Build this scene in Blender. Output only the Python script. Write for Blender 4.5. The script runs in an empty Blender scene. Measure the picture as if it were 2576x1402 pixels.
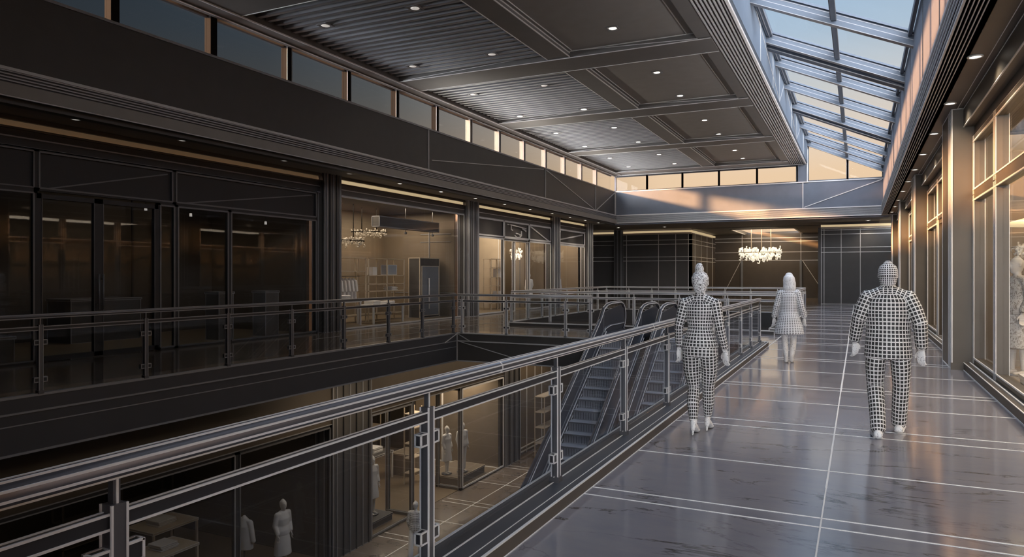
import bpy, bmesh, math, random
import numpy as np
from mathutils import Vector
R = random.Random(7)
scene = bpy.context.scene
COL = scene.collection

# ------------------------------------------------------------------ materials
def _nt(name):
    m = bpy.data.materials.new(name); m.use_nodes = True
    nt = m.node_tree
    return m, nt, nt.nodes['Principled BSDF'], nt.nodes['Material Output']
def setp(b, color=None, rough=None, metal=None, spec=None):
    if color: b.inputs['Base Color'].default_value = (*color, 1)
    if rough is not None: b.inputs['Roughness'].default_value = rough
    if metal is not None: b.inputs['Metallic'].default_value = metal
    if spec is not None: b.inputs['Specular IOR Level'].default_value = spec
def mat(name, color, rough=.5, metal=0., spec=.5, var=.12, scale=3.):
    m, nt, b, o = _nt(name)
    setp(b, color, rough, metal, spec)
    tc = nt.nodes.new('ShaderNodeTexCoord'); n = nt.nodes.new('ShaderNodeTexNoise')
    n.inputs['Scale'].default_value = scale; n.inputs['Detail'].default_value = 4
    nt.links.new(tc.outputs['Object'], n.inputs['Vector'])
    mx = nt.nodes.new('ShaderNodeMix'); mx.data_type = 'RGBA'
    mx.inputs[6].default_value = (*[c * (1 - var) for c in color], 1)
    mx.inputs[7].default_value = (*[min(1, c * (1 + var)) for c in color], 1)
    nt.links.new(n.outputs['Fac'], mx.inputs[0]); nt.links.new(mx.outputs[2], b.inputs['Base Color'])
    return m
def emis(name, color, strength):
    m, nt, b, o = _nt(name)
    setp(b, color, .4)
    b.inputs['Emission Color'].default_value = (*color, 1); b.inputs['Emission Strength'].default_value = strength
    return m
def glass(name, tint=(.93, .94, .95), refl=1.0):
    m, nt, b, o = _nt(name); nt.nodes.remove(b)
    t = nt.nodes.new('ShaderNodeBsdfTransparent'); t.inputs['Color'].default_value = (*tint, 1)
    g = nt.nodes.new('ShaderNodeBsdfGlossy'); g.inputs['Roughness'].default_value = .015
    f = nt.nodes.new('ShaderNodeLayerWeight'); f.inputs['Blend'].default_value = .5
    p = nt.nodes.new('ShaderNodeMath'); p.operation = 'POWER'; p.inputs[1].default_value = 5
    k = nt.nodes.new('ShaderNodeMath'); k.operation = 'MULTIPLY_ADD'; k.inputs[1].default_value = .9 * refl; k.inputs[2].default_value = .05 * refl
    mx = nt.nodes.new('ShaderNodeMixShader')
    nt.links.new(f.outputs['Facing'], p.inputs[0]); nt.links.new(p.outputs[0], k.inputs[0]); nt.links.new(k.outputs[0], mx.inputs[0])
    nt.links.new(t.outputs[0], mx.inputs[1]); nt.links.new(g.outputs[0], mx.inputs[2])
    nt.links.new(mx.outputs[0], o.inputs['Surface'])
    return m
def marble(name, base, warm, vein, rough=.10):
    m, nt, b, o = _nt(name); setp(b, base, rough, 0, .75); b.inputs['IOR'].default_value = 1.8
    L = nt.links.new; N = nt.nodes.new
    tc = N('ShaderNodeTexCoord')
    mp = N('ShaderNodeMapping'); mp.inputs['Scale'].default_value = (.75, 2.1, 1); mp.inputs['Rotation'].default_value = (0, 0, .35)
    L(tc.outputs['Object'], mp.inputs['Vector'])
    n1 = N('ShaderNodeTexNoise'); n1.inputs['Scale'].default_value = .9; n1.inputs['Detail'].default_value = 9; n1.inputs['Roughness'].default_value = .62; n1.inputs['Distortion'].default_value = .6
    L(mp.outputs[0], n1.inputs['Vector'])
    s = N('ShaderNodeMath'); s.operation = 'SUBTRACT'; s.inputs[1].default_value = .5; L(n1.outputs['Fac'], s.inputs[0])
    a = N('ShaderNodeMath'); a.operation = 'ABSOLUTE'; L(s.outputs[0], a.inputs[0])
    r = N('ShaderNodeValToRGB'); r.color_ramp.elements[0].position = 0; r.color_ramp.elements[0].color = (1, 1, 1, 1)
    r.color_ramp.elements[1].position = .013; r.color_ramp.elements[1].color = (0, 0, 0, 1); L(a.outputs[0], r.inputs[0])
    n3 = N('ShaderNodeTexNoise'); n3.inputs['Scale'].default_value = 1.3; n3.inputs['Detail'].default_value = 3; L(tc.outputs['Object'], n3.inputs['Vector'])
    r3 = N('ShaderNodeValToRGB'); r3.color_ramp.elements[0].position = .44; r3.color_ramp.elements[1].position = .56; L(n3.outputs['Fac'], r3.inputs[0])
    mk = N('ShaderNodeMath'); mk.operation = 'MULTIPLY'; L(r.outputs[0], mk.inputs[0]); L(r3.outputs[0], mk.inputs[1])
    n2 = N('ShaderNodeTexNoise'); n2.inputs['Scale'].default_value = 2.2; n2.inputs['Detail'].default_value = 8; n2.inputs['Roughness'].default_value = .7
    L(mp.outputs[0], n2.inputs['Vector'])
    mx = N('ShaderNodeMix'); mx.data_type = 'RGBA'; mx.inputs[6].default_value = (*base, 1); mx.inputs[7].default_value = (*warm, 1)
    L(n2.outputs['Fac'], mx.inputs[0])
    m2 = N('ShaderNodeMix'); m2.data_type = 'RGBA'; m2.inputs[7].default_value = (*vein, 1)
    L(mk.outputs[0], m2.inputs[0]); L(mx.outputs[2], m2.inputs[6]); L(m2.outputs[2], b.inputs['Base Color'])
    rr = N('ShaderNodeMapRange'); rr.inputs[3].default_value = rough * .8; rr.inputs[4].default_value = rough * 1.7
    L(n2.outputs['Fac'], rr.inputs[0]); L(rr.outputs[0], b.inputs['Roughness'])
    return m
def grid_mat(name, dark, light, w=.27):
    """white square grid woven on dark cloth, along the cloth's own UV directions"""
    m, nt, b, o = _nt(name); setp(b, dark, .6)
    L = nt.links.new; N = nt.nodes.new
    uv = N('ShaderNodeUVMap'); uv.uv_map = 'UVMap'; sx = N('ShaderNodeSeparateXYZ'); L(uv.outputs[0], sx.inputs[0])
    outs = []
    for k in (0, 1):
        f = N('ShaderNodeMath'); f.operation = 'FRACT'; L(sx.outputs[k], f.inputs[0])
        c = N('ShaderNodeMath'); c.operation = 'LESS_THAN'; c.inputs[1].default_value = w; L(f.outputs[0], c.inputs[0]); outs.append(c)
    mx = N('ShaderNodeMath'); mx.operation = 'MAXIMUM'; L(outs[0].outputs[0], mx.inputs[0]); L(outs[1].outputs[0], mx.inputs[1])
    c = N('ShaderNodeMix'); c.data_type = 'RGBA'; c.inputs[6].default_value = (*dark, 1); c.inputs[7].default_value = (*light, 1)
    L(mx.outputs[0], c.inputs[0]); L(c.outputs[2], b.inputs['Base Color'])
    return m
def squiggle_mat(name, dark, light, scale=45., thr=.11, stretch=(1, 1, 1)):
    """light curly strokes over a dark ground"""
    m, nt, b, o = _nt(name); setp(b, light, .6)
    L = nt.links.new; N = nt.nodes.new
    tc = N('ShaderNodeTexCoord'); mp = N('ShaderNodeMapping'); mp.inputs['Scale'].default_value = stretch
    L(tc.outputs['Object'], mp.inputs['Vector'])
    n = N('ShaderNodeTexNoise'); n.inputs['Scale'].default_value = scale; n.inputs['Detail'].default_value = 1.5; n.inputs['Distortion'].default_value = 1.2
    L(mp.outputs[0], n.inputs['Vector'])
    s = N('ShaderNodeMath'); s.operation = 'SUBTRACT'; s.inputs[1].default_value = .5; L(n.outputs['Fac'], s.inputs[0])
    a = N('ShaderNodeMath'); a.operation = 'ABSOLUTE'; L(s.outputs[0], a.inputs[0])
    c1 = N('ShaderNodeMath'); c1.operation = 'LESS_THAN'; c1.inputs[1].default_value = thr; L(a.outputs[0], c1.inputs[0])
    c = N('ShaderNodeMix'); c.data_type = 'RGBA'; c.inputs[6].default_value = (*dark, 1); c.inputs[7].default_value = (*light, 1)
    L(c1.outputs[0], c.inputs[0]); L(c.outputs[2], b.inputs['Base Color'])
    return m

M = dict(
    black=mat('black_panel', (.016, .016, .018), .55),
    charcoal=mat('charcoal_panel', (.075, .07, .066), .5),
    ceil=mat('ceiling_paint', (.23, .21, .19), .75),
    beam=mat('beam_paint', (.15, .14, .13), .6),
    slat=mat('slat_metal', (.34, .34, .35), .45, .2),
    line=mat('white_trim', (.78, .76, .73), .5),
    dim=mat('grey_trim', (.27, .27, .28), .45, .3),
    rail=mat('brushed_rail', (.14, .14, .15), .38, .6),
    raildark=mat('dark_rail', (.045, .045, .05), .35, .5),
    bronze=mat('bronze_panel', (.115, .096, .074), .45, .2),
    bronzed=mat('dark_bronze_panel', (.085, .07, .055), .5, .2),
    fasc=mat('slab_fascia', (.045, .045, .05), .5),
    mid=mat('light_grey_trim', (.52, .51, .50), .5),
    dim_shaded=mat('grey_trim_shaded', (.13, .13, .135), .45, .3),  # grey trim darkened to carry the left side's shade in its colour
    railt=mat('light_rail', (.34, .34, .35), .35, .5),
    upper=mat('upper_black_panel', (.055, .053, .052), .55),
    mull=mat('bronze_shaded', (.008, .0068, .0058), .85, 0, .06),  # near mullions' darkness put into the colour; farther ones are bronze
    steel=mat('blue_grey_steel', (.085, .105, .135), .55),
    blue=mat('pale_grey_wall', (.33, .36, .40), .7),
    wallgrey=mat('upper_wall_grey', (.165, .18, .215), .7),
    wallblue=mat('skylight_wall_paint', (.12, .15, .19), .7),
    kerb=mat('kerb_metal', (.06, .064, .074), .4, .2),
    grey=mat('grey_wall_panel', (.17, .18, .20), .65),
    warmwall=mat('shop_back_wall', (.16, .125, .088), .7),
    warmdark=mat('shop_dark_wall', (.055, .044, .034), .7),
    shopfloor=mat('shop_floor', (.19, .14, .09), .35),
    white=mat('white_fixture', (.72, .70, .66), .5),
    cream=mat('cream_fixture', (.55, .46, .35), .5),
    cloth=mat('pale_cloth', (.68, .66, .64), .85),
    manq=mat('mannequin_white', (.70, .66, .60), .45),
    step=mat('escalator_step', (.40, .40, .42), .55, 0),
    truss=mat('escalator_cladding', (.085, .086, .098), .35, .4),
    floor=marble('marble_floor', (.165, .172, .215), (.27, .25, .255), (.015, .015, .02)),
    lowfloor=marble('marble_floor_brown', (.15, .12, .095), (.22, .18, .15), (.03, .024, .02)),
    glass=glass('clear_glass', refl=.36),
    railglass=glass('rail_glass', (.9, .92, .94), .5),
    skyglass=glass('skylight_glass', (.97, .98, .99), .12),
    lamp=emis('lamp_lens', (1, .93, .82), 3.),
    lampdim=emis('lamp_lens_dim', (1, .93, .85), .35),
    cove=emis('cove_light', (1, .78, .45), .42),
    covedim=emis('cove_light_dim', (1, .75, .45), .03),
    tray=emis('tray_glow', (1, .80, .48), .42),  # lit look of the recessed tray ceiling, given as its own glow
    crystal=emis('crystal', (1, .93, .78), .55),
    crystaldim=emis('crystal_dim', (.36, .32, .26), .06),
    suit=grid_mat('suit_grid', (.022, .02, .018), (.80, .77, .72), .27),
    top=grid_mat('top_grid', (.03, .028, .026), (.82, .80, .76), .30),
    trous=grid_mat('trouser_grid', (.025, .023, .02), (.80, .78, .74), .28),
    coat=grid_mat('coat_grid', (.16, .16, .16), (.85, .85, .85), .42),
    hairm=grid_mat('short_hair_lines', (.03, .028, .026), (.82, .8, .77), .36),
    hairf=squiggle_mat('bun_hair_strokes', (.14, .13, .13), (.88, .87, .85), 55, .10),
    hairl=squiggle_mat('long_hair_strokes', (.58, .58, .59), (.9, .9, .9), 60, .12, (1, 1, .25)),
    skin=squiggle_mat('white_skin_lines', (.40, .39, .38), (.90, .88, .85), 42, .16),
    print=squiggle_mat('printed_cloth', (.30, .27, .23), (.60, .57, .52), 30, .10, (1, 1, .6)),
)
ID = {k: v for k, v in M.items()}

# ------------------------------------------------------------------ builders
class MB:
    def __init__(s): s.v = []; s.f = []; s.m = []; s.sm = []
    def face(s, idx, m=0, smooth=False): s.f.append(idx); s.m.append(m); s.sm.append(smooth)
    def quad(s, a, b, c, d, m=0):
        i = len(s.v); s.v += [a, b, c, d]; s.face((i, i + 1, i + 2, i + 3), m)
    def box(s, x0, y0, z0, x1, y1, z1, m=0, e=0., em=1):
        x0, x1 = min(x0, x1), max(x0, x1); y0, y1 = min(y0, y1), max(y0, y1); z0, z1 = min(z0, z1), max(z0, z1)
        i = len(s.v)
        s.v += [(x0, y0, z0), (x1, y0, z0), (x1, y1, z0), (x0, y1, z0), (x0, y0, z1), (x1, y0, z1), (x1, y1, z1), (x0, y1, z1)]
        for q in ((3, 2, 1, 0), (4, 5, 6, 7), (0, 1, 5, 4), (2, 3, 7, 6), (1, 2, 6, 5), (3, 0, 4, 7)):
            s.face(tuple(i + k for k in q), m)
        if e:
            h = e * .5; o = e * .3
            X = (x0, x1); Y = (y0, y1); Z = (z0, z1)
            for y in Y:
                for z in Z: s._eb(x0 - o, y, z, x1 + o, y, z, h, em)
            for x in X:
                for z in Z: s._eb(x, y0 - o, z, x, y1 + o, z, h, em)
                for y in Y: s._eb(x, y, z0 - o, x, y, z1 + o, h, em)
        return s
    def _eb(s, x0, y0, z0, x1, y1, z1, h, m):
        dx, dy, dz = (0 if x0 != x1 else h), (0 if y0 != y1 else h), (0 if z0 != z1 else h)
        s.box(x0 - dx, y0 - dy, z0 - dz, x1 + dx, y1 + dy, z1 + dz, m)
    def bar(s, p, q, w, m=0, w2=None):
        """square bar between two points"""
        p = Vector(p); q = Vector(q); d = (q - p).normalized()
        up = Vector((0, 0, 1)) if abs(d.z) < .95 else Vector((1, 0, 0))
        a = d.cross(up).normalized() * (w / 2); b = a.cross(d).normalized() * ((w2 or w) / 2)
        i = len(s.v)
        for c in (p, q):
            for k in (a + b, -a + b, -a - b, a - b): s.v.append(tuple(c + k))
        for k in range(4): s.face((i + k, i + (k + 1) % 4, i + 4 + (k + 1) % 4, i + 4 + k), m)
        s.face((i + 3, i + 2, i + 1, i), m); s.face((i + 4, i + 5, i + 6, i + 7), m)
        return s
    def tube(s, pts, r, n=12, m=0, smooth=True, ry=None):
        pts = [Vector(p) for p in pts]; rs = r if isinstance(r, (list, tuple)) else [r] * len(pts)
        i0 = len(s.v); prev = None
        for k, p in enumerate(pts):
            d = (pts[min(k + 1, len(pts) - 1)] - pts[max(k - 1, 0)]).normalized()
            ref = Vector((0, 0, 1)) if abs(d.z) < .9 else Vector((1, 0, 0))
            if prev is not None: ref = prev
            a = (ref - d * ref.dot(d)).normalized(); prev = a; b = d.cross(a)
            for j in range(n):
                t = 2 * math.pi * j / n
                s.v.append(tuple(p + a * (rs[k] * math.cos(t)) + b * (rs[k] * math.sin(t))))
        for k in range(len(pts) - 1):
            for j in range(n):
                s.face((i0 + k * n + j, i0 + k * n + (j + 1) % n, i0 + (k + 1) * n + (j + 1) % n, i0 + (k + 1) * n + j), m, smooth)
        s.face(tuple(i0 + j for j in reversed(range(n))), m); s.face(tuple(i0 + (len(pts) - 1) * n + j for j in range(n)), m)
        return s
    def lathe(s, prof, c, n=20, m=0):
        i0 = len(s.v)
        for r, z in prof:
            for j in range(n):
                t = 2 * math.pi * j / n; s.v.append((c[0] + r * math.cos(t), c[1] + r * math.sin(t), c[2] + z))
        for k in range(len(prof) - 1):
            for j in range(n):
                s.face((i0 + k * n + j, i0 + k * n + (j + 1) % n, i0 + (k + 1) * n + (j + 1) % n, i0 + (k + 1) * n + j), m, True)
        s.face(tuple(i0 + j for j in reversed(range(n))), m); s.face(tuple(i0 + (len(prof) - 1) * n + j for j in range(n)), m)
        return s
    def ball(s, c, r, m=0, n=8, sq=(1, 1, 1)):
        return s.lathe2(c, r, m, n, sq)
    def lathe2(s, c, r, m, n, sq):
        i0 = len(s.v); h = n // 2
        for k in range(1, h):
            a = math.pi * k / h
            for j in range(n):
                t = 2 * math.pi * j / n
                s.v.append((c[0] + sq[0] * r * math.sin(a) * math.cos(t), c[1] + sq[1] * r * math.sin(a) * math.sin(t), c[2] - sq[2] * r * math.cos(a)))
        b = len(s.v); s.v += [(c[0], c[1], c[2] - sq[2] * r), (c[0], c[1], c[2] + sq[2] * r)]
        for k in range(h - 2):
            for j in range(n): s.face((i0 + k * n + j, i0 + k * n + (j + 1) % n, i0 + (k + 1) * n + (j + 1) % n, i0 + (k + 1) * n + j), m, True)
        for j in range(n):
            s.face((b, i0 + (j + 1) % n, i0 + j), m, True); s.face((b + 1, i0 + (h - 2) * n + j, i0 + (h - 2) * n + (j + 1) % n), m, True)
        return s
    def prism(s, poly, axis, a, b, m=0):
        """polygon (2-D list) extruded along axis 'x' or 'y' from a to b"""
        i = len(s.v); n = len(poly)
        for t in (a, b):
            for p, q in poly: s.v.append((t, p, q) if axis == 'x' else (p, t, q))
        for k in range(n): s.face((i + k, i + (k + 1) % n, i + n + (k + 1) % n, i + n + k), m)
        s.face(tuple(i + k for k in reversed(range(n))), m); s.face(tuple(i + n + k for k in range(n)), m)
        return s
    def mesh(s, name, mats, off=(0, 0, 0)):
        me = bpy.data.meshes.new(name)
        me.from_pydata([(x - off[0], y - off[1], z - off[2]) for x, y, z in s.v], [], s.f)
        for k in mats: me.materials.append(ID[k] if isinstance(k, str) else k)
        me.polygons.foreach_set('material_index', s.m); me.polygons.foreach_set('use_smooth', s.sm)
        bm = bmesh.new(); bm.from_mesh(me); bmesh.ops.recalc_face_normals(bm, faces=bm.faces); bm.to_mesh(me); bm.free()
        me.update()
        return me
    def obj(s, name, mats, parent=None):
        off = (0, 0, 0)
        if parent is not None:
            r = parent
            while r.parent: r = r.parent
            off = r.location
        if isinstance(mats, str): mats = [mats]
        o = bpy.data.objects.new(name, s.mesh(name, mats, off)); COL.objects.link(o)
        if parent is not None: o.parent = parent
        return o
def tag(o, label=None, cat=None, group=None, kind=None):
    if label: o['label'] = label
    if cat: o['category'] = cat
    if group: o['group'] = group
    if kind: o['kind'] = kind
    return o
def thing(name, label, cat, loc=(0, 0, 0), group=None, kind=None):
    o = bpy.data.objects.new(name, None); COL.objects.link(o); o.location = loc; o.empty_display_size = .1
    return tag(o, label, cat, group, kind)
def dup(root, loc, label=None, group=None, rz=None):
    r = root.copy(); COL.objects.link(r); r.location = loc
    if rz is not None: r.rotation_euler = (0, 0, rz)
    if label: r['label'] = label
    if group: r['group'] = group
    for ch in list(root.children):
        c = ch.copy(); COL.objects.link(c); c.parent = r
        for g in list(ch.children):
            d = g.copy(); COL.objects.link(d); d.parent = c
    return r
def struct(mb, name, mats, label=None, parent=None):
    o = mb.obj(name, mats, parent)
    if parent is None: o['kind'] = 'structure'
    if label: o['label'] = label
    return o
ORD = ['nearest', 'second', 'third', 'fourth', 'fifth', 'sixth', 'seventh', 'eighth', 'ninth', 'tenth', 'eleventh', 'twelfth', 'thirteenth', 'fourteenth', 'fifteenth', 'sixteenth', 'seventeenth', 'eighteenth']
def nth(i): return ORD[i]

# ------------------------------------------------------------------ plan (metres; camera at the origin, +Y down the walkway)
XG, XS = -10.1, -13.6            # gallery edge, left shop fronts
XK = -1.86                       # walkway face of the kerb
XR = 1.62                        # right shop sills
YB0, YB1 = 17.2, 20.6            # bridge between the two openings
YV = 30.3                        # far end of the far opening
ZL = -5.5                        # lower floor
YN = -3.0                        # behind the camera
PAIRY = [1.8, 2.1, 5.05, 5.24, 8.04, 8.39, 11.05, 11.3, 14.7, 15.0, 18.1, 18.45, 21.4, 21.75, 24.7, 25.05, 28, 28.35, 31.3, 31.65, 34.6, 34.95, 37.9, 38.25]
SINGY = [3.4, 6.52, 9.84, 13.0, 16.5, 19.8, 23.1, 26.4, 29.7, 33.0, 36.3, 39.6]

# --- upper floor
f = MB()
f.box(XK - .04, YN, -.72, 1.9, 45, 0); f.box(1.9, YN, -.2, 6, 45, 0)
f.box(-20, YN, -.72, XG, 45, 0, 3)
f.box(XG, YB0, -.72, -6.02, YB1, 0, 3); f.box(-6.02, 18.9, -.72, -3.15, YB1, 0); f.box(-3.15, YB0, -.72, XK - .04, YB1, 0)
f.box(XG, YV, -.72, XK - .04, 45, 0, 3)
f.box(-20, 45, -.72, 6, 58, 0, 3)
for y in PAIRY + SINGY:
    w = .0035 + .0006 * y
    x0 = XG if (YB0 + .1 < y < YB1 - .1 or y > YV) else XK
    if 17.2 < y < 18.9: x0 = -3.1
    f.box(x0, y - w, 0, XR, y + w, .003, 1)
for a_, b_, w_ in ((YN, 6, .005), (6, 11, .007), (11, 20, .011), (20, 42, .017)): f.box(-.225 - w_, a_, 0, -.225 + w_, b_, .0035, 1)
f.box(XK, YB0, 0, XK + .02, YB1, .0035, 1)
for y in np.arange(18.2, 40, 1.5): f.box(XS, y - .012, 0, XG, y + .012, .003, 2)
for x in (-12.4, -11.2): f.box(x - .012, 14, 0, x + .012, 40, .0032, 2)
struct(f, 'floor', ['floor', 'line', 'dim', 'lowfloor'])
# slab fascias round the openings, with their ledges and edge lines
g = MB()
for (a, b, c, d) in ((XG, YN, XG + .06, YB0),):
    g.box(a, b, -.74, c, d, .02, 0)
    g.box(a, b, -.215, c + .02, d, -.19, 1); g.box(a, b, -.37, c + .012, d, -.355, 1); g.box(a, b, -.005, c + .015, d, .03, 1); g.box(a, b, -.76, c + .02, d, -.73, 1)
g.box(XG, YB0 - .06, -.74, -6.05, YB0, .02, 3); g.box(XG, YB0 - .085, -.215, -6.05, YB0, -.185, 2); g.box(XG, YB0 - .08, 0, -6.05, YB0, .03, 2); g.box(XG, YB0 - .085, -.765, -6.05, YB0, -.735, 2)
g.bar((XG + .07, YB0 - .07, .02), (XG + .07, YB0 - .07, -.75), .03, 2)
g.bar((XG + .07, YB0 - .05, .0), (XG + .5, YB0 - .09, -.2), .02, 2); g.bar((XG + .09, YB0 - .1, .0), (XG + .09, YB0 - .75, -.2), .02, 2)
g.bar((XG + .1, YB0 - .09, -.2), (-7.6, YB0 - .09, -.74), .018, 2)
g.box(-6.05, YB0, -.74, -6.0, 18.9, .02, 0); g.box(-3.2, YB0, -.74, -3.14, 18.9, .02, 0); g.box(-3.15, YB0 - .06, -.74, XK, YB0, .02, 0)
struct(g, 'trim_1', ['fasc', 'dim', 'mid', 'charcoal'])
g = MB()
g.box(XG - .02, YB1, -.74, XG + .05, YV, .12, 0, .03, 1); g.box(XG, YV - .05, -.74, XK, YV, .12, 0, .035, 1); g.box(XG, YB1 - .05, -.74, XK - .2, YB1 + .06, .1, 0, .03, 1)
g.bar((XG + .1, 21.5, -.1), (XG + .1, 29.5, -.5), .03, 1)
struct(g, 'trim_2', ['charcoal', 'line'])
# kerb under the near railing
k = MB()
k.box(-2.2, YN, -.72, XK, 17.3, .09, 0); k.box(XK - .012, YN, .0, XK + .004, 17.3, .085, 3)
k.box(XK - .008, YN, .086, XK + .006, 17.3, .096, 1); k.box(-2.06, YN, .088, -2.05, 17.3, .094, 1); k.box(-2.2, YN, .088, -2.185, 17.3, .096, 1); k.box(XK - .001, YN, 0, XK + .008, 17.3, .006, 1)
k.box(-1.93, YN, .088, -1.925, 17.3, .093, 1); k.box(-2.2, 17.28, .0, XK, 17.315, .09, 0, .015, 1)
struct(k, 'trim_3', ['kerb', 'line', 'charcoal', 'bronzed'])
k = MB(); k.box(-2.2, YB1, -.72, XK + .02, YV + .1, .16, 0, .03, 1)
struct(k, 'trim_4', ['charcoal', 'line'])
# --- lower floor and the plain walls that close the place in, plus added light-blocking wings
f = MB(); f.box(-24, YN, ZL - .2, 6, 50, ZL, 0)
for y in (12.2, 14.1, 15.9, 16.2, 17.65, 19.25, 19.55, 21.6, 23.6, 23.9, 26.2, 28.5): f.box(-11.8, y - .015, ZL, -1.9, y + .015, ZL + .004, 1)
for x in (-10.75, -8.9, -7.1): f.box(x - .015, 8, ZL, x + .015, 40, ZL + .0045, 1)
struct(f, 'floor_lower', ['lowfloor', 'line'])
w = MB()
w.box(-24, YN - .2, ZL, -4, YN, 8.6, 0); w.box(-4, -7.2, ZL, -3.7, .6, 8.4, 0); w.box(-4, -1.6, ZL, .3, -1.3, 8.4, 0); w.box(-4, -7.2, ZL, 6, -7, 0, 0); w.box(-3.7, -7.2, 7.3, 6, -7, 8.4, 0); w.box(-3.7, -7, -.72, 6, YN, 0, 0)  # includes unseen wing walls added behind the camera to darken the left
struct(w, 'wall_back_and_blockers', ['black'])
w = MB(); w.box(-20.2, 36, 0, -20, 58, 4.7, 0); w.box(-20, 37.9, 0, -13.95, 38.1, 4.7, 0); struct(w, 'wall_gallery_end', ['warmdark'])
w = MB(); w.box(5.8, -7, ZL, 6, 58, 4.5, 0); w.box(1.06, -7, 4.5, 6, YN, 8.4, 0); struct(w, 'wall_outer', ['warmdark'])
w = MB(); w.box(-2.2, YN, ZL, -1.7, 50, -.72, 0); struct(w, 'wall_lower', ['charcoal'])

# --- upper walls, soffits, ceiling
w = MB()
w.box(-12.5, YN, 4.4, -12.3, 38.7, 6.27, 0)
for y in (19.2, 28.6, 35.2): w.box(-12.302, y - .015, 4.95, -12.27, y + .015, 6.27, 2)
w.box(-12.302, YN, 6.24, -12.27, 38.5, 6.29, 1)
w.bar((-12.29, 19.4, 5.3), (-12.29, 28.4, 6.2), .022, 2); w.bar((-12.29, 28.7, 6.2), (-12.29, 35.1, 4.98), .03, 2); w.bar((-12.29, 35.3, 4.98), (-12.29, 38.4, 6.2), .035, 2)
struct(w, 'wall_left', ['upper', 'dim', 'mid'])
w = MB(); w.box(-12.5, 38.5, 4.4, 1.3, 38.75, 6.27, 0); w.box(-12.3, 38.47, 6.235, 1.06, 38.5, 6.285, 1); w.box(-12.3, 38.46, 4.9, -12.24, 38.5, 6.27, 1)
w.box(-2.53, 38.475, 4.95, -2.49, 38.5, 6.27, 1); w.bar((-2.45, 38.49, 5.0), (1.0, 38.49, 6.2), .035, 1)
w.box(-2.79, 38.5, 6.2, -2.29, 38.75, 8.6, 0); w.box(-2.33, 38.46, 6.27, -2.28, 38.52, 8.35, 1)
struct(w, 'wall_far', ['wallgrey', 'line'])
w = MB(); w.box(1.06, YN, 4.5, 1.3, 38.7, 6.9, 0)
for y in (12.0, 15.0, 18.5, 22.5, 27, 32): w.box(1.045, y - .008, 4.95, 1.062, y + .008, 6.85, 1)
struct(w, 'wall_right', ['wallgrey', 'grey'])
w = MB(); w.box(-2.45, YN, 7.2, -2.3, 38.7, 8.4, 0)
for y in (19.5, 22.5, 24.4, 29, 31.5, 35.5): w.box(-2.302, y - .012, 7.2, -2.285, y + .012, 8.3, 1)
for a, b in (((18.2, 8.3), (24.3, 7.25)), ((24.5, 7.25), (26.2, 8.25)), ((31.6, 7.25), (34, 8.25)), ((26.5, 8.3), (31.4, 7.25))):
    w.bar((-2.295, a[0], a[1]), (-2.295, b[0], b[1]), .018, 1)
struct(w, 'wall_skylight', ['wallblue', 'mid'])
def fascia(name, pts, mats, n=8):
    """slatted edge band: a backing board with n raised ribs; pts = list of (x0,y0,x1,y1) runs on their room face"""
    w = MB()
    for (x0, y0, x1, y1, nx, ny) in pts:
        a = (min(x0, x0 - nx * .12), min(y0, y0 - ny * .12)); 
        w.box(x0 - nx * .14, y0 - ny * .14, 4.5, x1, y1, 4.93, 0)
        for i in range(n):
            z = 4.53 + i * .40 / n
            w.box(x0, y0, z, x1 + nx * .03, y1 + ny * .03, z + .022, 1)
        w.box(x0, y0, 4.9, x1 + nx * .05, y1 + ny * .05, 4.95, 2); w.box(x0, y0, 4.48, x1 + nx * .04, y1 + ny * .04, 4.52, 2)
    struct(w, name, mats)
fascia('trim_5', [(-12.2, YN, -12.2, 38.4, 1, 0)], ['raildark', 'slat', 'mid'])
fascia('trim_6', [(-12.2, 38.4, 1.0, 38.4, 0, -1)], ['grey', 'mid', 'line'])
w = MB(); w.box(1.0, YN, 4.5, 1.1, 38.4, 4.97, 0)
for i in range(4): w.box(.985, YN, 4.6 + i * .09, 1.0, 38.4, 4.615 + i * .09, 1)
w.box(.97, YN, 4.93, 1.02, 38.4, 4.97, 1); w.box(.975, YN, 4.48, 1.0, 38.4, 4.51, 1)
for i in range(5): w.box(1.03 + i * .045, YN, 4.485, 1.042 + i * .045, 38.4, 4.505, 1)
struct(w, 'trim_7', ['grey', 'line'])
# soffits at 4.5 m
w = MB()
w.box(-13.75, YN, 4.5, -12.15, 45, 4.7, 4); w.box(-12.15, 38.5, 4.5, 1.0, 45, 4.7, 4); w.box(1.0, YN, 4.5, 2.2, 45, 4.7, 1)
w.box(1.525, YN, 4.495, 1.535, 38, 4.5, 2)
w.box(-20, 45, 4.5, -7.3, 58, 4.7, 0); w.box(-3.6, 45, 4.5, 6, 58, 4.7, 0); w.box(-7.3, 45, 4.5, -3.6, 47.2, 4.7, 0); w.box(-7.3, 54.2, 4.5, -3.6, 58, 4.7, 0)
w.box(-7.3, 47.2, 4.95, -3.6, 54.2, 5.05, 3)
w.box(-20, 38.5, 4.5, -13.7, 45, 4.7, 0)
w.box(-13.6, 38.4, 4.48, 1.9, 38.46, 4.5, 2); w.box(-9.4, 44.95, 4.47, -1.8, 45.05, 4.5, 0)
w.box(-7.42, 47.1, 4.47, -3.5, 47.2, 4.5, 2); w.box(-7.42, 54.2, 4.47, -3.5, 54.3, 4.5, 2); w.box(-7.42, 47.1, 4.47, -7.3, 54.3, 4.5, 2); w.box(-3.6, 47.1, 4.47, -3.48, 54.3, 4.5, 2)
struct(w, 'ceiling_soffit', ['beam', 'bronzed', 'line', 'tray', 'ceil'])
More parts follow.
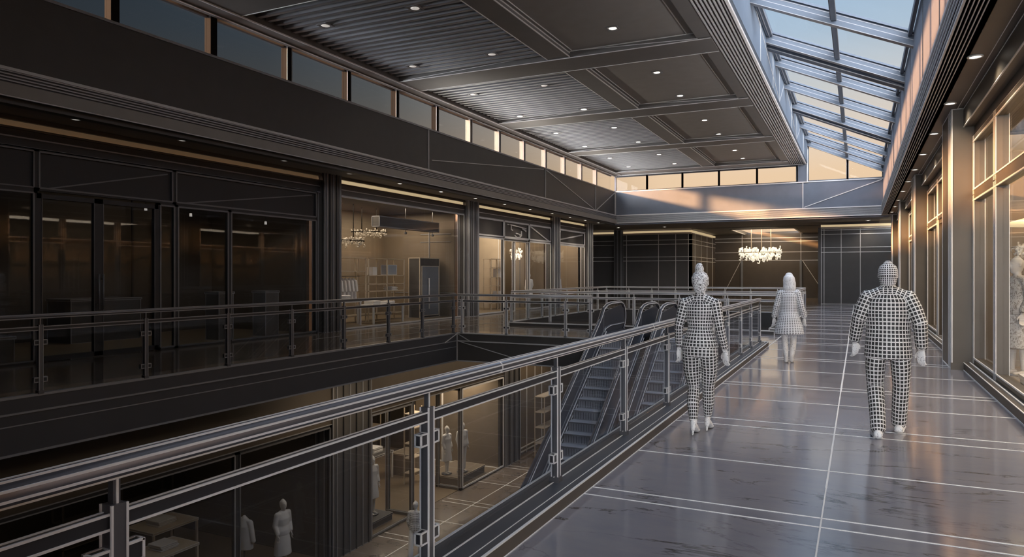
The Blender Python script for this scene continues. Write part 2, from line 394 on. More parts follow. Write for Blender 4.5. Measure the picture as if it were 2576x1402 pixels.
# main ceiling: flat panels, cross beams, spine beam
BY = [(3.0, 4.05), (10.1, 11.15), (16.95, 18.05), (23.25, 24.35), (30.15, 31.2), (37.2, 38.5)]
w = MB()
w.box(-12.5, YN, 7.5, -2.45, 38.7, 7.7, 0); w.box(-3.7, -7, 7.5, -2.3, YN, 7.7, 0); w.box(-2.45, -7, 8.4, 1.3, 5, 8.6, 0); w.box(-3.7, -7, 7.4, -2.3, YN, 7.5, 0)  # closed roof over the camera is added to keep the near end dark
pass
for i in range(len(BY) - 1):
    y0, y1 = BY[i][1], BY[i + 1][0]
    w.box(-6.62, y0, 7.33, -3.42, y1, 7.5, 0); w.box(-6.55, y0 + .02, 7.315, -6.53, y1 - .05, 7.335, 1); w.box(-3.66, y0, 7.315, -3.64, y1, 7.335, 1)
struct(w, 'ceiling', ['ceil', 'line'])
w = MB()
for y0, y1 in BY:
    ln = .009 + .0007 * y0
    w.box(-12.3, y0, 7.16, -3.1, y1, 7.5, 0)
    for y in (y0, y1): w.box(-11.9, y - ln / 2, 7.148, -3.1, y + ln / 2, 7.165, 1)
    w.box(-11.8, y0 - .012, 7.31, -3.4, y0, 7.31 + ln, 1)
    w.bar((-11.7, y0 - .006, 7.18), (-7.6, y0 - .006, 7.32), .012, 1); w.bar((-6.4, y0 - .006, 7.32), (-3.4, y0 - .006, 7.18), .014, 1)
w.box(-7.23, YN, 7.19, -6.62, 37.3, 7.5, 0)
for x in (-7.23, -6.62): w.box(x - .012, 9, 7.18, x + .012, 37.3, 7.2, 1)
w.box(-6.62, 9, 7.27, -6.6, 37.3, 7.29, 1)
w.box(-12.3, YN, 7.14, -11.85, 38.5, 7.5, 0); w.box(-11.87, YN, 7.13, -11.84, 38.5, 7.16, 1); w.box(-12.3, YN, 7.1, -12.2, 38.5, 7.15, 0); w.box(-12.2, YN, 7.1, -12.185, 38.5, 7.115, 1)
w.box(-12.3, 38.3, 7.12, -2.5, 38.5, 7.5, 0); w.box(-12.3, 38.28, 7.12, -2.5, 38.31, 7.15, 1)
w.box(-3.42, YN, 7.19, -3.05, 38.5, 7.5, 0)
struct(w, 'ceiling_beam', ['beam', 'line'])
w = MB(); w.box(-3.08, YN, 7.24, -2.38, 38.45, 7.5, 0)
for i in range(9):
    x = -3.06 + i * .082; w.box(x, YN, 7.17, x + .026, 38.45, 7.25, 1)
w.box(-2.42, YN, 7.14, -2.36, 38.45, 7.28, 2)
struct(w, 'trim_8', ['raildark', 'mid', 'line'])
for i in range(len(BY) - 1):
    y0, y1 = BY[i][1], BY[i + 1][0]; w = MB()
    y = y0 + .12
    while y < y1 - .1:
        w.box(-11.8, y, 7.26, -7.28, y + .12, 7.36, 0); w.box(-11.8, y - .005, 7.25, -7.28, y + .028, 7.265, 1); y += .27
    w.box(-11.8, y0, 7.40, -7.26, y1, 7.5, 2)
    struct(w, 'ceiling_slats', ['slat', 'dim' if i < 2 else 'mid', 'black'])  # near bays take darker trim, their dimness put into the colour

# --- clerestory windows
nwin = [0]
def window(parts, glassq, mats=('bronze', 'line'), gm='skyglass'):
    nwin[0] += 1
    o = struct(parts, 'window_%d' % nwin[0], list(mats))
    if glassq is not None: glassq.obj('glass_pane', [gm], o)
    return o
ym = [-1.8 + 2.27 * k for k in range(18)]
ym = [8.65 + 2.235 * (k - 5) for k in range(19)]
ym[-1] = 38.3
for k in range(len(ym) - 1):
    y0, y1 = ym[k], ym[k + 1]
    p = MB()
    p.box(-12.5, y0 - .12, 6.27, -12.32, y0 + .05, 7.15, 0); p.box(-12.5, y0 + .05, 6.27, -12.42, y0 + .10, 7.15, 2)
    for z in (6.27, 7.10): p.box(-12.48, y0 + .05, z, -12.40, y1 - .12, z + .045, 2)
    e = .012 + .0006 * y0
    if y0 > 12: p.box(-12.33, y0 - .12, 6.28, -12.31, y0 - .12 + e, 7.14, 1); p.box(-12.33, y0 + .05 - e, 6.28, -12.31, y0 + .05, 7.14, 1)
    q = MB(); q.box(-12.455, y0 + .05, 6.3, -12.445, y1 - .12, 7.12)
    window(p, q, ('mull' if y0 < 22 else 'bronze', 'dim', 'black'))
xf = [-12.28, -10.48, -8.54, -6.62, -4.71, -2.79]
for k in range(5):
    x0, x1 = xf[k], xf[k + 1]; p = MB()
    for x in (x0, x1): p.box(x - .045, 38.5, 6.27, x + .045, 38.62, 7.15, 0)
    for z in (6.27, 7.07): p.box(x0, 38.5, z, x1, 38.6, z + .05, 0)
    q = MB(); q.box(x0 + .03, 38.55, 6.3, x1 - .03, 38.56, 7.1); window(p, q, ('raildark', 'line'))
for x0, x1 in ((-2.29, -.49), (-.49, 1.06)):
    p = MB(); zt = lambda x: 8.35 - (x + 2.3) * .446
    p.box(x0 - .03, 38.5, 6.27, x0 + .05, 38.62, zt(x0) - .05, 0); p.box(x1 - .05, 38.5, 6.27, x1 + .03, 38.62, zt(x1) - .05, 0); p.box(x0, 38.5, 6.27, x1, 38.6, 6.33, 0)
    p.bar((x0, 38.55, zt(x0) - .08), (x1, 38.55, zt(x1) - .08), .1, 0)
    q = MB(); q.prism([(x0 + .03, 6.3), (x1 - .03, 6.3), (x1 - .03, zt(x1) - .08), (x0 + .03, zt(x0) - .08)], 'y', 38.55, 38.56)
    window(p, q, ('steel', 'line'))
# --- skylight: sloping frame of rafters, purlin and panes
sl = MB(); K = -.446
zs = lambda x: 8.35 + K * (x + 2.3)
def raf(mb, y, w, d, m=0, x0=-2.32, x1=1.08, dz=0.):
    i = len(mb.v)
    for x in (x0, x1):
        for yy, zz in ((y - w, 0), (y + w, 0), (y + w, -d), (y - w, -d)): mb.v.append((x, yy, zs(x) + zz + dz))
    for q in range(4): mb.face((i + q, i + (q + 1) % 4, i + 4 + (q + 1) % 4, i + 4 + q), m)
    mb.face((i + 3, i + 2, i + 1, i), m); mb.face((i + 4, i + 5, i + 6, i + 7), m)
sky = thing('skylight', 'long sloping skylight of blue-grey rafters above the walkway', 'skylight', (-.6, 25, 7.6), kind='structure')
RY = [5, 8, 11.6, 14.5, 17.6, 20.8, 23.2, 26.2, 29.4, 33.4, 36.2, 38.35]
for k, y in enumerate(RY):
    r = MB(); big = k in (5, 8)
    raf(r, y, .09, .30); raf(r, y - .02, .14, .05, 0, dz=.02)
    for dz in (-.30, -.17, -.06): raf(r, y, .098 if dz > -.1 else .094, .014, 1, dz=dz)
    if big:
        raf(r, y + .35, .16, .36, 2, dz=-.02)
        for s_ in (-.16, .16): raf(r, y + .35 + s_, .018, .02, 1, dz=-.37)
        r.bar((-2.2, y + .17, zs(-2.2) - .1), (1.0, y + .17, zs(1) - .36), .018, 1)
    o = r.obj('rafter', ['steel', 'dim', 'steel'], sky)
for k in range(len(RY) - 1):
    g = MB(); raf(g, (RY[k] + RY[k + 1]) / 2, (RY[k + 1] - RY[k]) / 2 - .05, .012, 0, dz=.03); g.obj('glass_pane', ['skyglass'], sky)
p = MB()
p.bar((-.51, 5, zs(-.51) - .10), (-.51, 38.4, zs(-.51) - .10), .10, 0, .24); p.bar((-.57, 5, zs(-.57) - .2), (-.57, 38.4, zs(-.57) - .2), .015, 1); p.bar((-.45, 5, zs(-.45) - .2), (-.45, 38.4, zs(-.45) - .2), .015, 1)
p.obj('purlin', ['steel', 'dim'], sky)
p = MB()
for x, dz in ((-2.24, -.06), (-2.16, -.03), (.99, -.05)):
    p.bar((x, 5, zs(x) + dz), (x, 38.4, zs(x) + dz), .07, 0, .14)
p.bar((-2.2, 5, zs(-2.2) - .14), (-2.2, 38.4, zs(-2.2) - .14), .02, 1); p.bar((-2.12, 5, zs(-2.12) - .1), (-2.12, 38.4, zs(-2.12) - .1), .02, 1)
p.obj('edge_frame', ['steel', 'dim'], sky)

# ------------------------------------------------------------------ left shop fronts
columns = []
def column(x0, x1, y0, y1, z0, z1, mats=('charcoal', 'dim', 'black'), ribs=5, e=.02):
    c = MB(); c.box(x0, y0, z0, x1, y1, z1, 0, e, 1)
    if ribs:
        for i in range(ribs):
            y = y0 + (i + .5) * (y1 - y0) / ribs; c.box(x1 - .01, y - .012, z0, x1 + .03, y + .012, z1, 1 if i % 2 == 0 else 2)
        for i in range(3):
            x = x0 + (i + .5) * (x1 - x0) / 3; c.box(x - .012, y0 - .02, z0, x + .012, y0 + .01, z1, 1 if i == 1 else 2)
    return struct(c, 'column', list(mats))
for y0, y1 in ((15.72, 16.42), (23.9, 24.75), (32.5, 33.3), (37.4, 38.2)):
    column(-13.95, -13.5, y0, y1, 0, 4.5, ('charcoal', 'dim' if y0 < 20 else 'mid', 'black' if y0 < 20 else 'dim'), e=.022 if y0 < 20 else .03)  # near column gets darker trims, shade put into the colour
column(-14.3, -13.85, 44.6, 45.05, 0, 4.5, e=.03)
BAYS = [(YN, 15.72), (16.42, 23.9), (24.75, 32.5), (33.3, 37.4)]
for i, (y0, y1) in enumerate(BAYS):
    near = i == 0  # near bay uses darker material copies to carry its shade
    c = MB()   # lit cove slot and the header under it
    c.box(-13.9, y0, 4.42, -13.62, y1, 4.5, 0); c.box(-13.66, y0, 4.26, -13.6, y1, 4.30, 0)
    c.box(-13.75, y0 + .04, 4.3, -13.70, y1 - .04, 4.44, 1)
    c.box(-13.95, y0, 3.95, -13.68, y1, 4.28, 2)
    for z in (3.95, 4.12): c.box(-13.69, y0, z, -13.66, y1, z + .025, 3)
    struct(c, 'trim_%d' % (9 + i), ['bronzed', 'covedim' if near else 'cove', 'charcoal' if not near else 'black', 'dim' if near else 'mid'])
def shopwindow(y0, y1, z0, z1, x=-13.66, e=.05, mats=('black', 'dim'), gl=True, solid=None, lm=None, diag=None):
    p = MB()
    for y in (y0, y1 - e): p.box(x - .09, y, z0, x, y + e, z1, 0)
    for z in (z0, z1 - e): p.box(x - .09, y0, z, x, y1, z + e, 0)
    t = .008 + .0009 * max(y0, 3)
    for y in (y0 + e, y1 - e): p.box(x - .01, y - t, z0 + e, x + .012, y + t, z1 - e, 1)
    for z in (z0 + e, z1 - e): p.box(x - .01, y0 + e, z - t, x + .012, y1 - e, z + t, 1)
    if diag: p.bar((x - .035, diag[0], diag[1]), (x - .035, diag[2], diag[3]), t * 1.6, 1)
    if solid is not None: p.box(x - .06, y0 + e, z0 + e, x - .045, y1 - e, z1 - e, 2)
    q = None
    if gl: q = MB(); q.box(x - .055, y0 + e, z0 + e, x - .043, y1 - e, z1 - e)
    return window(p, q, mats if solid is None else (*mats, solid), 'glass')
# shop A (near; darkness of the left side put into its colours)
for y0, y1, dg in ((YN, 8.0, None), (8.0, 10.95, (8.2, 3.25, 10.8, 3.85)), (10.95, 15.6, (11.2, 3.25, 15.4, 3.85))):
    shopwindow(y0, y1, 3.2, 3.97, solid='black', gl=False, diag=dg, mats=('black', 'dim_shaded'))
for y0, y1 in ((2.0, 7.2), (7.2, 8.0), (10.55, 11.0), (11.0, 12.5), (12.5, 15.6)):
    shopwindow(y0, y1, 0, 3.2, mats=('black', 'dim_shaded'))
for n_, (y0, y1) in enumerate(((8.0, 9.2), (9.2, 10.55))):
    d = MB()
    for y in (y0, y1 - .09): d.box(-13.75, y, .02, -13.66, y + .09, 3.15, 0)
    for z in (.02, 3.06): d.box(-13.75, y0, z, -13.66, y1, z + .09, 0)
    d.box(-13.665, y0 + .09, .1, -13.65, y0 + .1, 3.06, 1); d.box(-13.665, y1 - .1, .1, -13.65, y1 - .09, 3.06, 1)
    o = struct(d, 'door_%d' % (n_ + 1), ['black', 'dim_shaded']); q = MB(); q.box(-13.71, y0 + .09, .1, -13.70, y1 - .09, 3.06); q.obj('glass_pane', ['glass'], o)
    h = MB(); yy = y1 - .045 if n_ == 0 else y0 + .045
    h.tube([(-13.58, yy, .95), (-13.58, yy, 1.65)], .018, 8); h.bar((-13.66, yy, 1.05), (-13.58, yy, 1.05), .02); h.bar((-13.66, yy, 1.55), (-13.58, yy, 1.55), .02)
    h.obj('door_handle', ['dim_shaded'], o)
# shop B: one tall glazed front
for y0, y1 in ((16.42, 23.9),): shopwindow(y0, y1, 0, 3.97, e=.035, mats=('charcoal', 'mid'))
# shop C: transom row, shop glass, open doorway, lit panel
for y0, y1, dg in ((24.75, 27.3, None), (27.3, 29.9, None), (29.9, 32.5, (30.1, 3.85, 32.3, 3.25))):
    shopwindow(y0, y1, 3.2, 3.97, solid='charcoal', gl=False, mats=('charcoal', 'line'), diag=dg)
shopwindow(24.75, 27.3, 0, 3.2, mats=('charcoal', 'line')); shopwindow(29.9, 32.5, 0, 3.2, mats=('charcoal', 'line'))
d = MB()
for y in (27.3, 28.4): d.box(-13.8, y, .02, -13.7, y + .08, 3.15, 0, .03, 1)
d.box(-13.75, 27.3, 3.1, -13.66, 29.9, 3.2, 0, .025, 1); d.box(-13.75, 29.75, 0, -13.66, 29.9, 3.2, 0, .025, 1)
o = struct(d, 'door_3', ['charcoal', 'line'])
q = MB(); q.box(-13.77, 27.4, .1, -13.755, 28.4, 3.05); q.obj('glass_pane', ['glass'], o)
# shop D
shopwindow(33.3, 37.3, 3.2, 3.97, solid='charcoal', gl=False, mats=('charcoal', 'line'), diag=(33.6, 3.4, 37.0, 3.8)); shopwindow(33.3, 37.3, 0, 3.2, mats=('charcoal', 'line'))
# logo outline on shop C's transom
lg = MB(); X = -13.63
for a, b in (((27.55, 3.80), (27.75, 3.79)), ((27.85, 3.80), (29.5, 3.72)), ((27.95, 3.78), (27.95, 3.6)), ((27.95, 3.6), (28.1, 3.56)), ((29.05, 3.72), (29.5, 3.58)), ((29.1, 3.68), (29.5, 3.65)),
             ((29.0, 3.58), (29.0, 3.38)), ((29.0, 3.38), (28.85, 3.30)), ((28.85, 3.30), (28.5, 3.28)), ((28.5, 3.28), (28.3, 3.36)), ((28.4, 3.46), (28.9, 3.42)), ((28.9, 3.42), (28.8, 3.36))):
    lg.bar((X, *a), (X, *b), .036)
tag(lg.obj('shop_sign', ['line']), 'white outline emblem of a bar and bowl shape on the dark transom', 'sign')
# shop interiors: back walls, dividing walls, floors, ceilings
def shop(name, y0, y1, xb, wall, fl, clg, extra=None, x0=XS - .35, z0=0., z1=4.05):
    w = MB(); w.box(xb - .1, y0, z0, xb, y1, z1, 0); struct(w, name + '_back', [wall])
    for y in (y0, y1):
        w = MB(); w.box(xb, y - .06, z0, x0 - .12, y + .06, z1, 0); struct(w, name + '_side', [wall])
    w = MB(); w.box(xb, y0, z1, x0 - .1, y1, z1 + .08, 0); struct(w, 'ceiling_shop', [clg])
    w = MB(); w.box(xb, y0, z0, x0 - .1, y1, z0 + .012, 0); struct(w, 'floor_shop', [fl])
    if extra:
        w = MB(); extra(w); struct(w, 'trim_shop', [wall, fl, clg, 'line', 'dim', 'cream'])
def exA(w):
    for y in (5, 7.5, 10.5, 13): w.box(-17.9, y - .02, 0, -17.85, y + .02, 4, 2)
    w.box(-17.9, 13.6, 0, -17.8, 15.6, 3.2, 0)
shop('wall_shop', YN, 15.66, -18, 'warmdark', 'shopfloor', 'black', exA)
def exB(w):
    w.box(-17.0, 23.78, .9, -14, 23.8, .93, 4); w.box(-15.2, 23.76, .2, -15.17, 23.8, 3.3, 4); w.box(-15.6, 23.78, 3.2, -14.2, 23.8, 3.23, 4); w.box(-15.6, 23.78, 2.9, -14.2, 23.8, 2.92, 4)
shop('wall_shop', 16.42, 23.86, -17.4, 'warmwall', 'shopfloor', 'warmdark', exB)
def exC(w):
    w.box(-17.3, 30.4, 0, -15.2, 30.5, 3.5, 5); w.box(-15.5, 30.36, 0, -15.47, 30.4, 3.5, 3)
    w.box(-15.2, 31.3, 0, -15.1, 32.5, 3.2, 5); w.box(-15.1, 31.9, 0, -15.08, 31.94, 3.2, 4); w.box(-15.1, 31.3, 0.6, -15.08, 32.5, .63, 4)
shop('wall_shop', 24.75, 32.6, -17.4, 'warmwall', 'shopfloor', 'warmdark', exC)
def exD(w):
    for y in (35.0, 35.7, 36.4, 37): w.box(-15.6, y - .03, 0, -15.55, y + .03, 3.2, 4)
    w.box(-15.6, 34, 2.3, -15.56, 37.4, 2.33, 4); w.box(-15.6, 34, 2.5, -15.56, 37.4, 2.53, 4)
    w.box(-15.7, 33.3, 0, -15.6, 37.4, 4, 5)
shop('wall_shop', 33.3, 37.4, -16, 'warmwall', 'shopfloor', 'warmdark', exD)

# ------------------------------------------------------------------ far end
def panelwall(name, x0, x1, y, z1, vx, hz, mats, cove=True, e=.03, th=.2, diag=()):
    w = MB(); w.box(x0, y, 0, x1, y + th, z1, 0)
    for x in vx: w.box(x - e / 2, y - .02, 0, x + e / 2, y, z1, 1)
    for z in hz: w.box(x0, y - .02, z - e / 2, x1, y, z + e / 2, 1)
    for a in diag: w.bar((a[0], y - .01, a[1]), (a[2], y - .01, a[3]), .03, 1)
    if cove:
        w.box(x0, y - .12, z1 - .02, x1, y + .05, z1 + .08, 3); w.box(x0, y - .02, z1 + .10, x1, y + .06, z1 + .22, 2)
    struct(w, name, mats)
HZ = [3.82, 3.55, 2.75, 2.5]
panelwall('wall_alcove_left', -13.85, -9.4, 45.05, 4.2, [-13.6, -11.5, -10.4, -9.6], HZ, ['charcoal', 'line', 'cove', 'cream'])
panelwall('wall_corner', -17, -14.3, 45.1, 4.2, [-16, -14.4], HZ, ['charcoal', 'line', 'cove', 'cream'])
w = MB(); w.box(-9.6, 45.05, 0, -9.4, 53.3, 4.2, 0)
for y in (46, 48, 50, 52): w.box(-9.4, y - .02, 0, -9.37, y + .02, 4.2, 1)
for z in HZ: w.box(-9.4, 45, z - .015, -9.37, 53.2, z + .015, 1)
w.box(-9.5, 45.05, 4.28, -9.35, 53, 4.4, 2)
struct(w, 'wall_alcove_side', ['bronzed', 'line', 'cove'])
panelwall('wall_alcove_back', -9.6, 1, 53.2, 4.5, [-7.52, -3.6, -2.4], [4.2, 3.95, 3.2, 2.62], ['bronzed', 'line', 'cove', 'cream'], cove=False, diag=((-7.6, 2.6, -8.9, 0), (-3.5, 2.6, -1.9, 0)))
w = MB()
for x in (-7.52, -3.6): w.box(x - .07, 53.08, 0, x + .07, 53.2, 2.62, 0)
struct(w, 'trim_13', ['grey'])
panelwall('wall_alcove_right', -1.86, 1.9, 42.5, 4.12, [-1.84, -1.7, -.85, .08], [4.05, 3.82, 3.1, 2.84, .03], ['charcoal', 'line', 'cove', 'cream'])
w = MB(); w.box(-2.0, 42.5, 0, -1.86, 53.2, 4.2, 0); struct(w, 'wall_alcove_return', ['charcoal'])
def coll(): pass

# ------------------------------------------------------------------ right shop fronts
XC0, XC1 = 1.45, 1.80
COLS = [(14.4, 15.9), (23.4, 24.6), (31.6, 32.8), (38.5, 39.5)]
for y0, y1 in COLS:
    c = MB(); e = .012 + .0006 * y0
    c.box(XC0, y0, 0, XC1, y1, 4.5, 0, e, 1)
    for i in range(3): c.box(XC0 - .012, y0 + .12 + i * .16, 0, XC0 + .01, y0 + .14 + i * .16, 4.5, 1)
    c.box(XC0 - .02, y0 - .03, 0, XC1 + .02, y0, .12, 0)
    struct(c, 'column', ['bronze', 'line'])
RB = [(YN, 14.4), (15.9, 23.4), (24.6, 31.6), (32.8, 38.5)]
for i, (y0, y1) in enumerate(RB):
    b = MB(); b.box(1.62, y0, 4.18, 1.72, y1, 4.5, 0); b.box(1.72, y0, 4.18, 2.0, y1, 4.26, 1); e = .01 + .0005 * max(y0, 5)
    b.box(1.612, y0, 4.17, 1.632, y1, 4.17 + e, 2); b.box(1.612, y0, 4.49 - e, 1.632, y1, 4.49, 2)
    b.box(1.78, y0, 4.0, 1.95, y1, 4.2, 1); b.box(1.765, y0, 4.0, 1.785, y1, 4.0 + e, 2)
    struct(b, 'trim_%d' % (14 + i), ['bronze', 'bronzed', 'line'])
    s_ = MB(); s_.box(XR, y0, 0, 1.95, y1, .13, 0); s_.box(XR - .006, y0, 0, XR + .01, y1, .012, 1); s_.box(XR - .006, y0, .127, XR + .008, y1, .136, 1); s_.box(1.70, y0, .13, 1.72, y1, .145, 1)
    struct(s_, 'baseboard_right' if i == 0 else 'baseboard_right.%03d' % i, ['bronzed', 'line'])
def rwindow(y0, y1, z0, z1, e=.09, mats=('bronze', 'line')):
    p = MB(); x = 1.76; t = .006 + .0006 * max(y0, 3)
    for y in (y0, y1 - e): p.box(x, y, z0, x + .16, y + e, z1, 0, t, 1)
    for z in (z0, z1 - e): p.box(x, y0, z, x + .14, y1, z + e, 0)
    for z in (z0 + e, z1 - e): p.box(x - .008, y0, z - t, x + .01, y1, z + t, 1)
    q = MB(); q.box(x + .08, y0 + e, z0 + e, x + .092, y1 - e, z1 - e)
    return window(p, q, mats, 'glass')
for y0, y1 in ((2.0, 7.3), (7.3, 12.25), (12.25, 14.4)):
    rwindow(y0, y1, .13, 3.0); rwindow(y0, y1, 3.0, 4.0)
for a, b in RB[1:]:
    m1, m2 = a + (b - a) * .30, a + (b - a) * .62
    for y0, y1 in ((a, m1), (m2, b)): rwindow(y0, y1, .13, 3.0)
    for y0, y1 in ((a, m1), (m1, m2), (m2, b)): rwindow(y0, y1, 3.0, 4.0)
    d = MB(); d.box(1.78, m1 - .02, .13, 1.9, m1 + .06, 3.0, 0, .02, 1); d.box(1.78, m2 - .06, .13, 1.9, m2 + .02, 3.0, 0, .02, 1); d.box(1.8, m1, 2.9, 1.88, m2, 3.0, 0)
    nwin_d = 4 + RB.index((a, b)); o = struct(d, 'door_%d' % nwin_d, ['bronze', 'line']); q = MB(); q.box(1.83, m1 + .06, .14, 1.84, m2 - .06, 2.9); q.obj('glass_pane', ['glass'], o)
    h = MB(); h.tube([(1.74, m1 + .2, .9), (1.74, m1 + .2, 1.8)], .02, 8, 0); h.bar((1.74, m1 + .2, 1.0), (1.83, m1 + .2, 1.0), .02); h.bar((1.74, m1 + .2, 1.7), (1.83, m1 + .2, 1.7), .02); h.obj('door_handle', ['white'], o)
w = MB()
w.box(5.4, YN, 0, 5.5, 40, 4.1, 0); struct(w, 'wall_shop_right', ['warmwall'])
w = MB(); w.box(2.0, YN, 4.06, 5.4, 40, 4.14, 0); struct(w, 'ceiling_shop', ['bronzed'])
w = MB(); w.box(1.96, YN, 0, 5.4, 40, .10, 0); struct(w, 'floor_shop', ['shopfloor'])
for y0, y1 in COLS: w = MB(); w.box(1.85, y0 + .1, .1, 5.4, y1 - .1, 4.05, 0); struct(w, 'wall_shop_right_divider', ['warmwall'])
w = MB()
for z in (.9, 1.7, 2.5, 3.2): w.box(3.0, 14.46, z, 5.4, 14.5, z + .02, 3); w.box(5.38, 2, z, 5.41, 14.4, z + .02, 3)
for y in (8, 10, 12): w.box(5.38, y, 0, 5.41, y + .03, 4, 3)
struct(w, 'trim_shop', ['warmwall', 'bronzed', 'shopfloor', 'cream'])

# ------------------------------------------------------------------ lower storey under the gallery
XLW = -11.8
for y0, y1 in ((14.0, 15.55), (23.6, 24.9)):
    column(XLW - .5, XLW + .04, y0, y1, ZL, -.74, ('charcoal', 'dim', 'black'), ribs=6, e=.025)
w = MB(); w.box(XLW - .25, 15.55, -2.1, XLW, 23.6, -.74, 0)
for z in (-2.1, -1.98, -1.8): w.box(XLW - .01, 15.55, z, XLW + .02, 23.6, z + .025, 1)
w.box(XLW - .25, YN, -2.1, XLW, 14.0, -.74, 0)
for z in (-2.1, -1.85): w.box(XLW - .01, YN, z, XLW + .02, 14, z + .02, 1)
struct(w, 'wall_lower_header', ['bronzed', 'dim'])
def lowwin(y0, y1, x=XLW, e=.07, mats=('bronzed', 'dim')):
    return shopwindow(y0, y1, ZL, -2.1, x=x, e=e, mats=mats)
lowwin(15.55, 17.6); lowwin(20.45, 23.6, mats=('bronzed', 'line')); lowwin(YN + 1, 8.2, mats=('black', 'dim')); lowwin(8.2, 11.0, mats=('black', 'dim')); lowwin(11.0, 14.0, mats=('black', 'dim_shaded'))
p = MB()
for y in (17.6, 20.42): 
    for x in (-12.75, XLW - .09): p.box(x, y - .04, ZL, x + .09, y + .04, -2.1, 0, .02, 1)
    p.box(-12.75, y - .04, ZL, XLW, y + .04, ZL + .1, 0, .02, 1); p.box(-12.75, y - .04, -2.2, XLW, y + .04, -2.1, 0)
q = MB()
for y in (17.6, 20.42): q.box(-12.66, y - .006, ZL + .1, XLW - .09, y + .006, -2.2)
window(p, q, ('bronzed', 'dim'), 'glass')
w = MB(); w.box(-18.1, YN, ZL, -18, 40, -.74, 0); struct(w, 'wall_lower_back', ['warmdark'])
w = MB(); w.box(-18, 14.0, ZL, XLW - .5, 14.2, -.74, 0)
struct(w, 'wall_lower_divider', ['warmdark'])
w = MB(); w.box(-18, YN, -1.9, XLW - .1, 40, -1.8, 0); struct(w, 'ceiling_lower_shop', ['black'])
w = MB(); w.box(-18, YN, ZL, XLW - .1, 24.9, ZL + .015, 0); struct(w, 'floor_lower_shop', ['shopfloor'])
w = MB(); w.box(-18, 24.2, ZL, XLW - .5, 24.4, -.74, 0)
w.box(-15.5, 23.3, ZL, XLW - .1, 23.5, -1.9, 3); w.box(-14.3, 23.26, ZL, -14.25, 23.3, -2, 4); w.box(-15.5, 23.27, ZL + .02, XLW - .1, 23.3, ZL + .06, 4)
w.box(XLW - .3, 24.9, ZL, XLW - .2, 40, -.74, 3)
for y in (25.4, 26.0, 26.8, 27.5): w.box(XLW - .2, y, ZL, XLW - .18, y + .03, -.74, 4)
w.box(XLW - .2, 24.9, ZL + .1, XLW - .15, 40, ZL + .14, 4); w.box(XLW - .2, 24.9, ZL + .26, XLW - .15, 40, ZL + .29, 4)
struct(w, 'wall_lower_side', ['warmdark', 'black', 'shopfloor', 'warmwall', 'line'])
w = MB(); w.box(-12, 31.0, ZL, -1.9, 31.2, -.72, 0)
for x in np.arange(-11, -2, 1.3): w.box(x, 30.97, ZL, x + .03, 31.0, -.72, 1)
for z in (-4.4, -3.2, -2): w.box(-12, 30.97, z, -1.9, 31.0, z + .03, 1)
struct(w, 'wall_lower_far', ['charcoal', 'dim'])
# ------------------------------------------------------------------ railings
def railing(label, segs, z0=0., h=1.10, r=.037, ribs=8, group=None, name='railing', glassm='railglass', mats=('rail', 'line', 'raildark'), lw=.0075, clamps=True, cat='railing'):
    """segs: list of ((x0,y0),(x1,y1),[post distances from the first end])"""
    x, y = segs[0][0]
    t = thing(name, label, cat, (x, y, z0), group)
    hr = MB(); mr = MB()
    for (a, b, ds) in segs:
        a = Vector((*a, 0)); b = Vector((*b, 0)); d = (b - a); L = d.length; d.normalize(); n = Vector((-d.y, d.x, 0))
        zc = z0 + h - r
        P = lambda s, o=0, z=0: tuple(a + d * s + n * o + Vector((0, 0, z)))
        hr.tube([P(0, 0, zc), P(L, 0, zc)], r, 14, 0)
        for i in range(ribs):
            an = 2 * math.pi * (i + .5) / ribs
            hr.bar(P(0, r * math.cos(an), zc + r * math.sin(an)), P(L, r * math.cos(an), zc + r * math.sin(an)), lw, 1)
        s = 1.1
        while s < L and ribs > 4: hr.tube([P(s, 0, zc), P(s + .012, 0, zc)], r * 1.06, 14, 1); s += 3.7
        mr.bar(P(0, 0, z0 + h - .20), P(L, 0, z0 + h - .20), .03, 2, .046)
        for zz in (-.223, -.177):
            for o in (-.016, .016): mr.bar(P(0, o, z0 + h + zz), P(L, o, z0 + h + zz), lw, 1)
        prev = None
        for s in ds:
            p = MB(); lx = .026
            p.bar(P(s, 0, z0 + .04), P(s, 0, z0 + h - .15), .05, 0)
            for o1 in (-1, 1):
                for o2 in (-1, 1): p.bar(P(s + o1 * .025, o2 * .025, z0 + .04), P(s + o1 * .025, o2 * .025, z0 + h - .15), lw, 1)
            p.bar(P(s, 0, z0 + h - .15), P(s, 0, z0 + h - .05), .024, 0); p.bar(P(s, .012, z0 + h - .15), P(s, .012, z0 + h - .05), lw, 1); p.bar(P(s, -.012, z0 + h - .15), P(s, -.012, z0 + h - .05), lw, 1)
            p.bar(P(s, 0, z0), P(s, 0, z0 + .045), .075, 0); p.bar(P(s - .04, 0, z0 + .045), P(s + .04, 0, z0 + .045), lw, 1, lw)
            po = p.obj('post', mats, t)
            if clamps:
                for zz in (.19, .70):
                    for o1 in (-1, 1):
                        c = MB(); q = P(s + o1 * .055, 0, z0 + zz); ex = abs(d.x) * .03 + abs(n.x) * .018; ey = abs(d.y) * .03 + abs(n.y) * .018
                        c.box(q[0] - ex, q[1] - ey, q[2] - .03, q[0] + ex, q[1] + ey, q[2] + .03, 0, lw * 1.1, 1); c.obj('glass_clamp', [mats[2], mats[1]], po)
            if prev is not None:
                gl = MB(); q0, q1 = P(prev + .05, 0, 0), P(s - .05, 0, 0)
                if abs(d.y) > .5: gl.box(q0[0] - .005, q0[1], z0 + .07, q0[0] + .005, q1[1], z0 + h - .24)
                else: gl.box(q0[0], q0[1] - .005, z0 + .07, q1[0], q0[1] + .005, z0 + h - .24)
                gl.obj('glass_pane', [glassm], t)
            prev = s
    hr.obj('handrail', mats, t); mr.obj('mid_rail', mats, t)
    return t
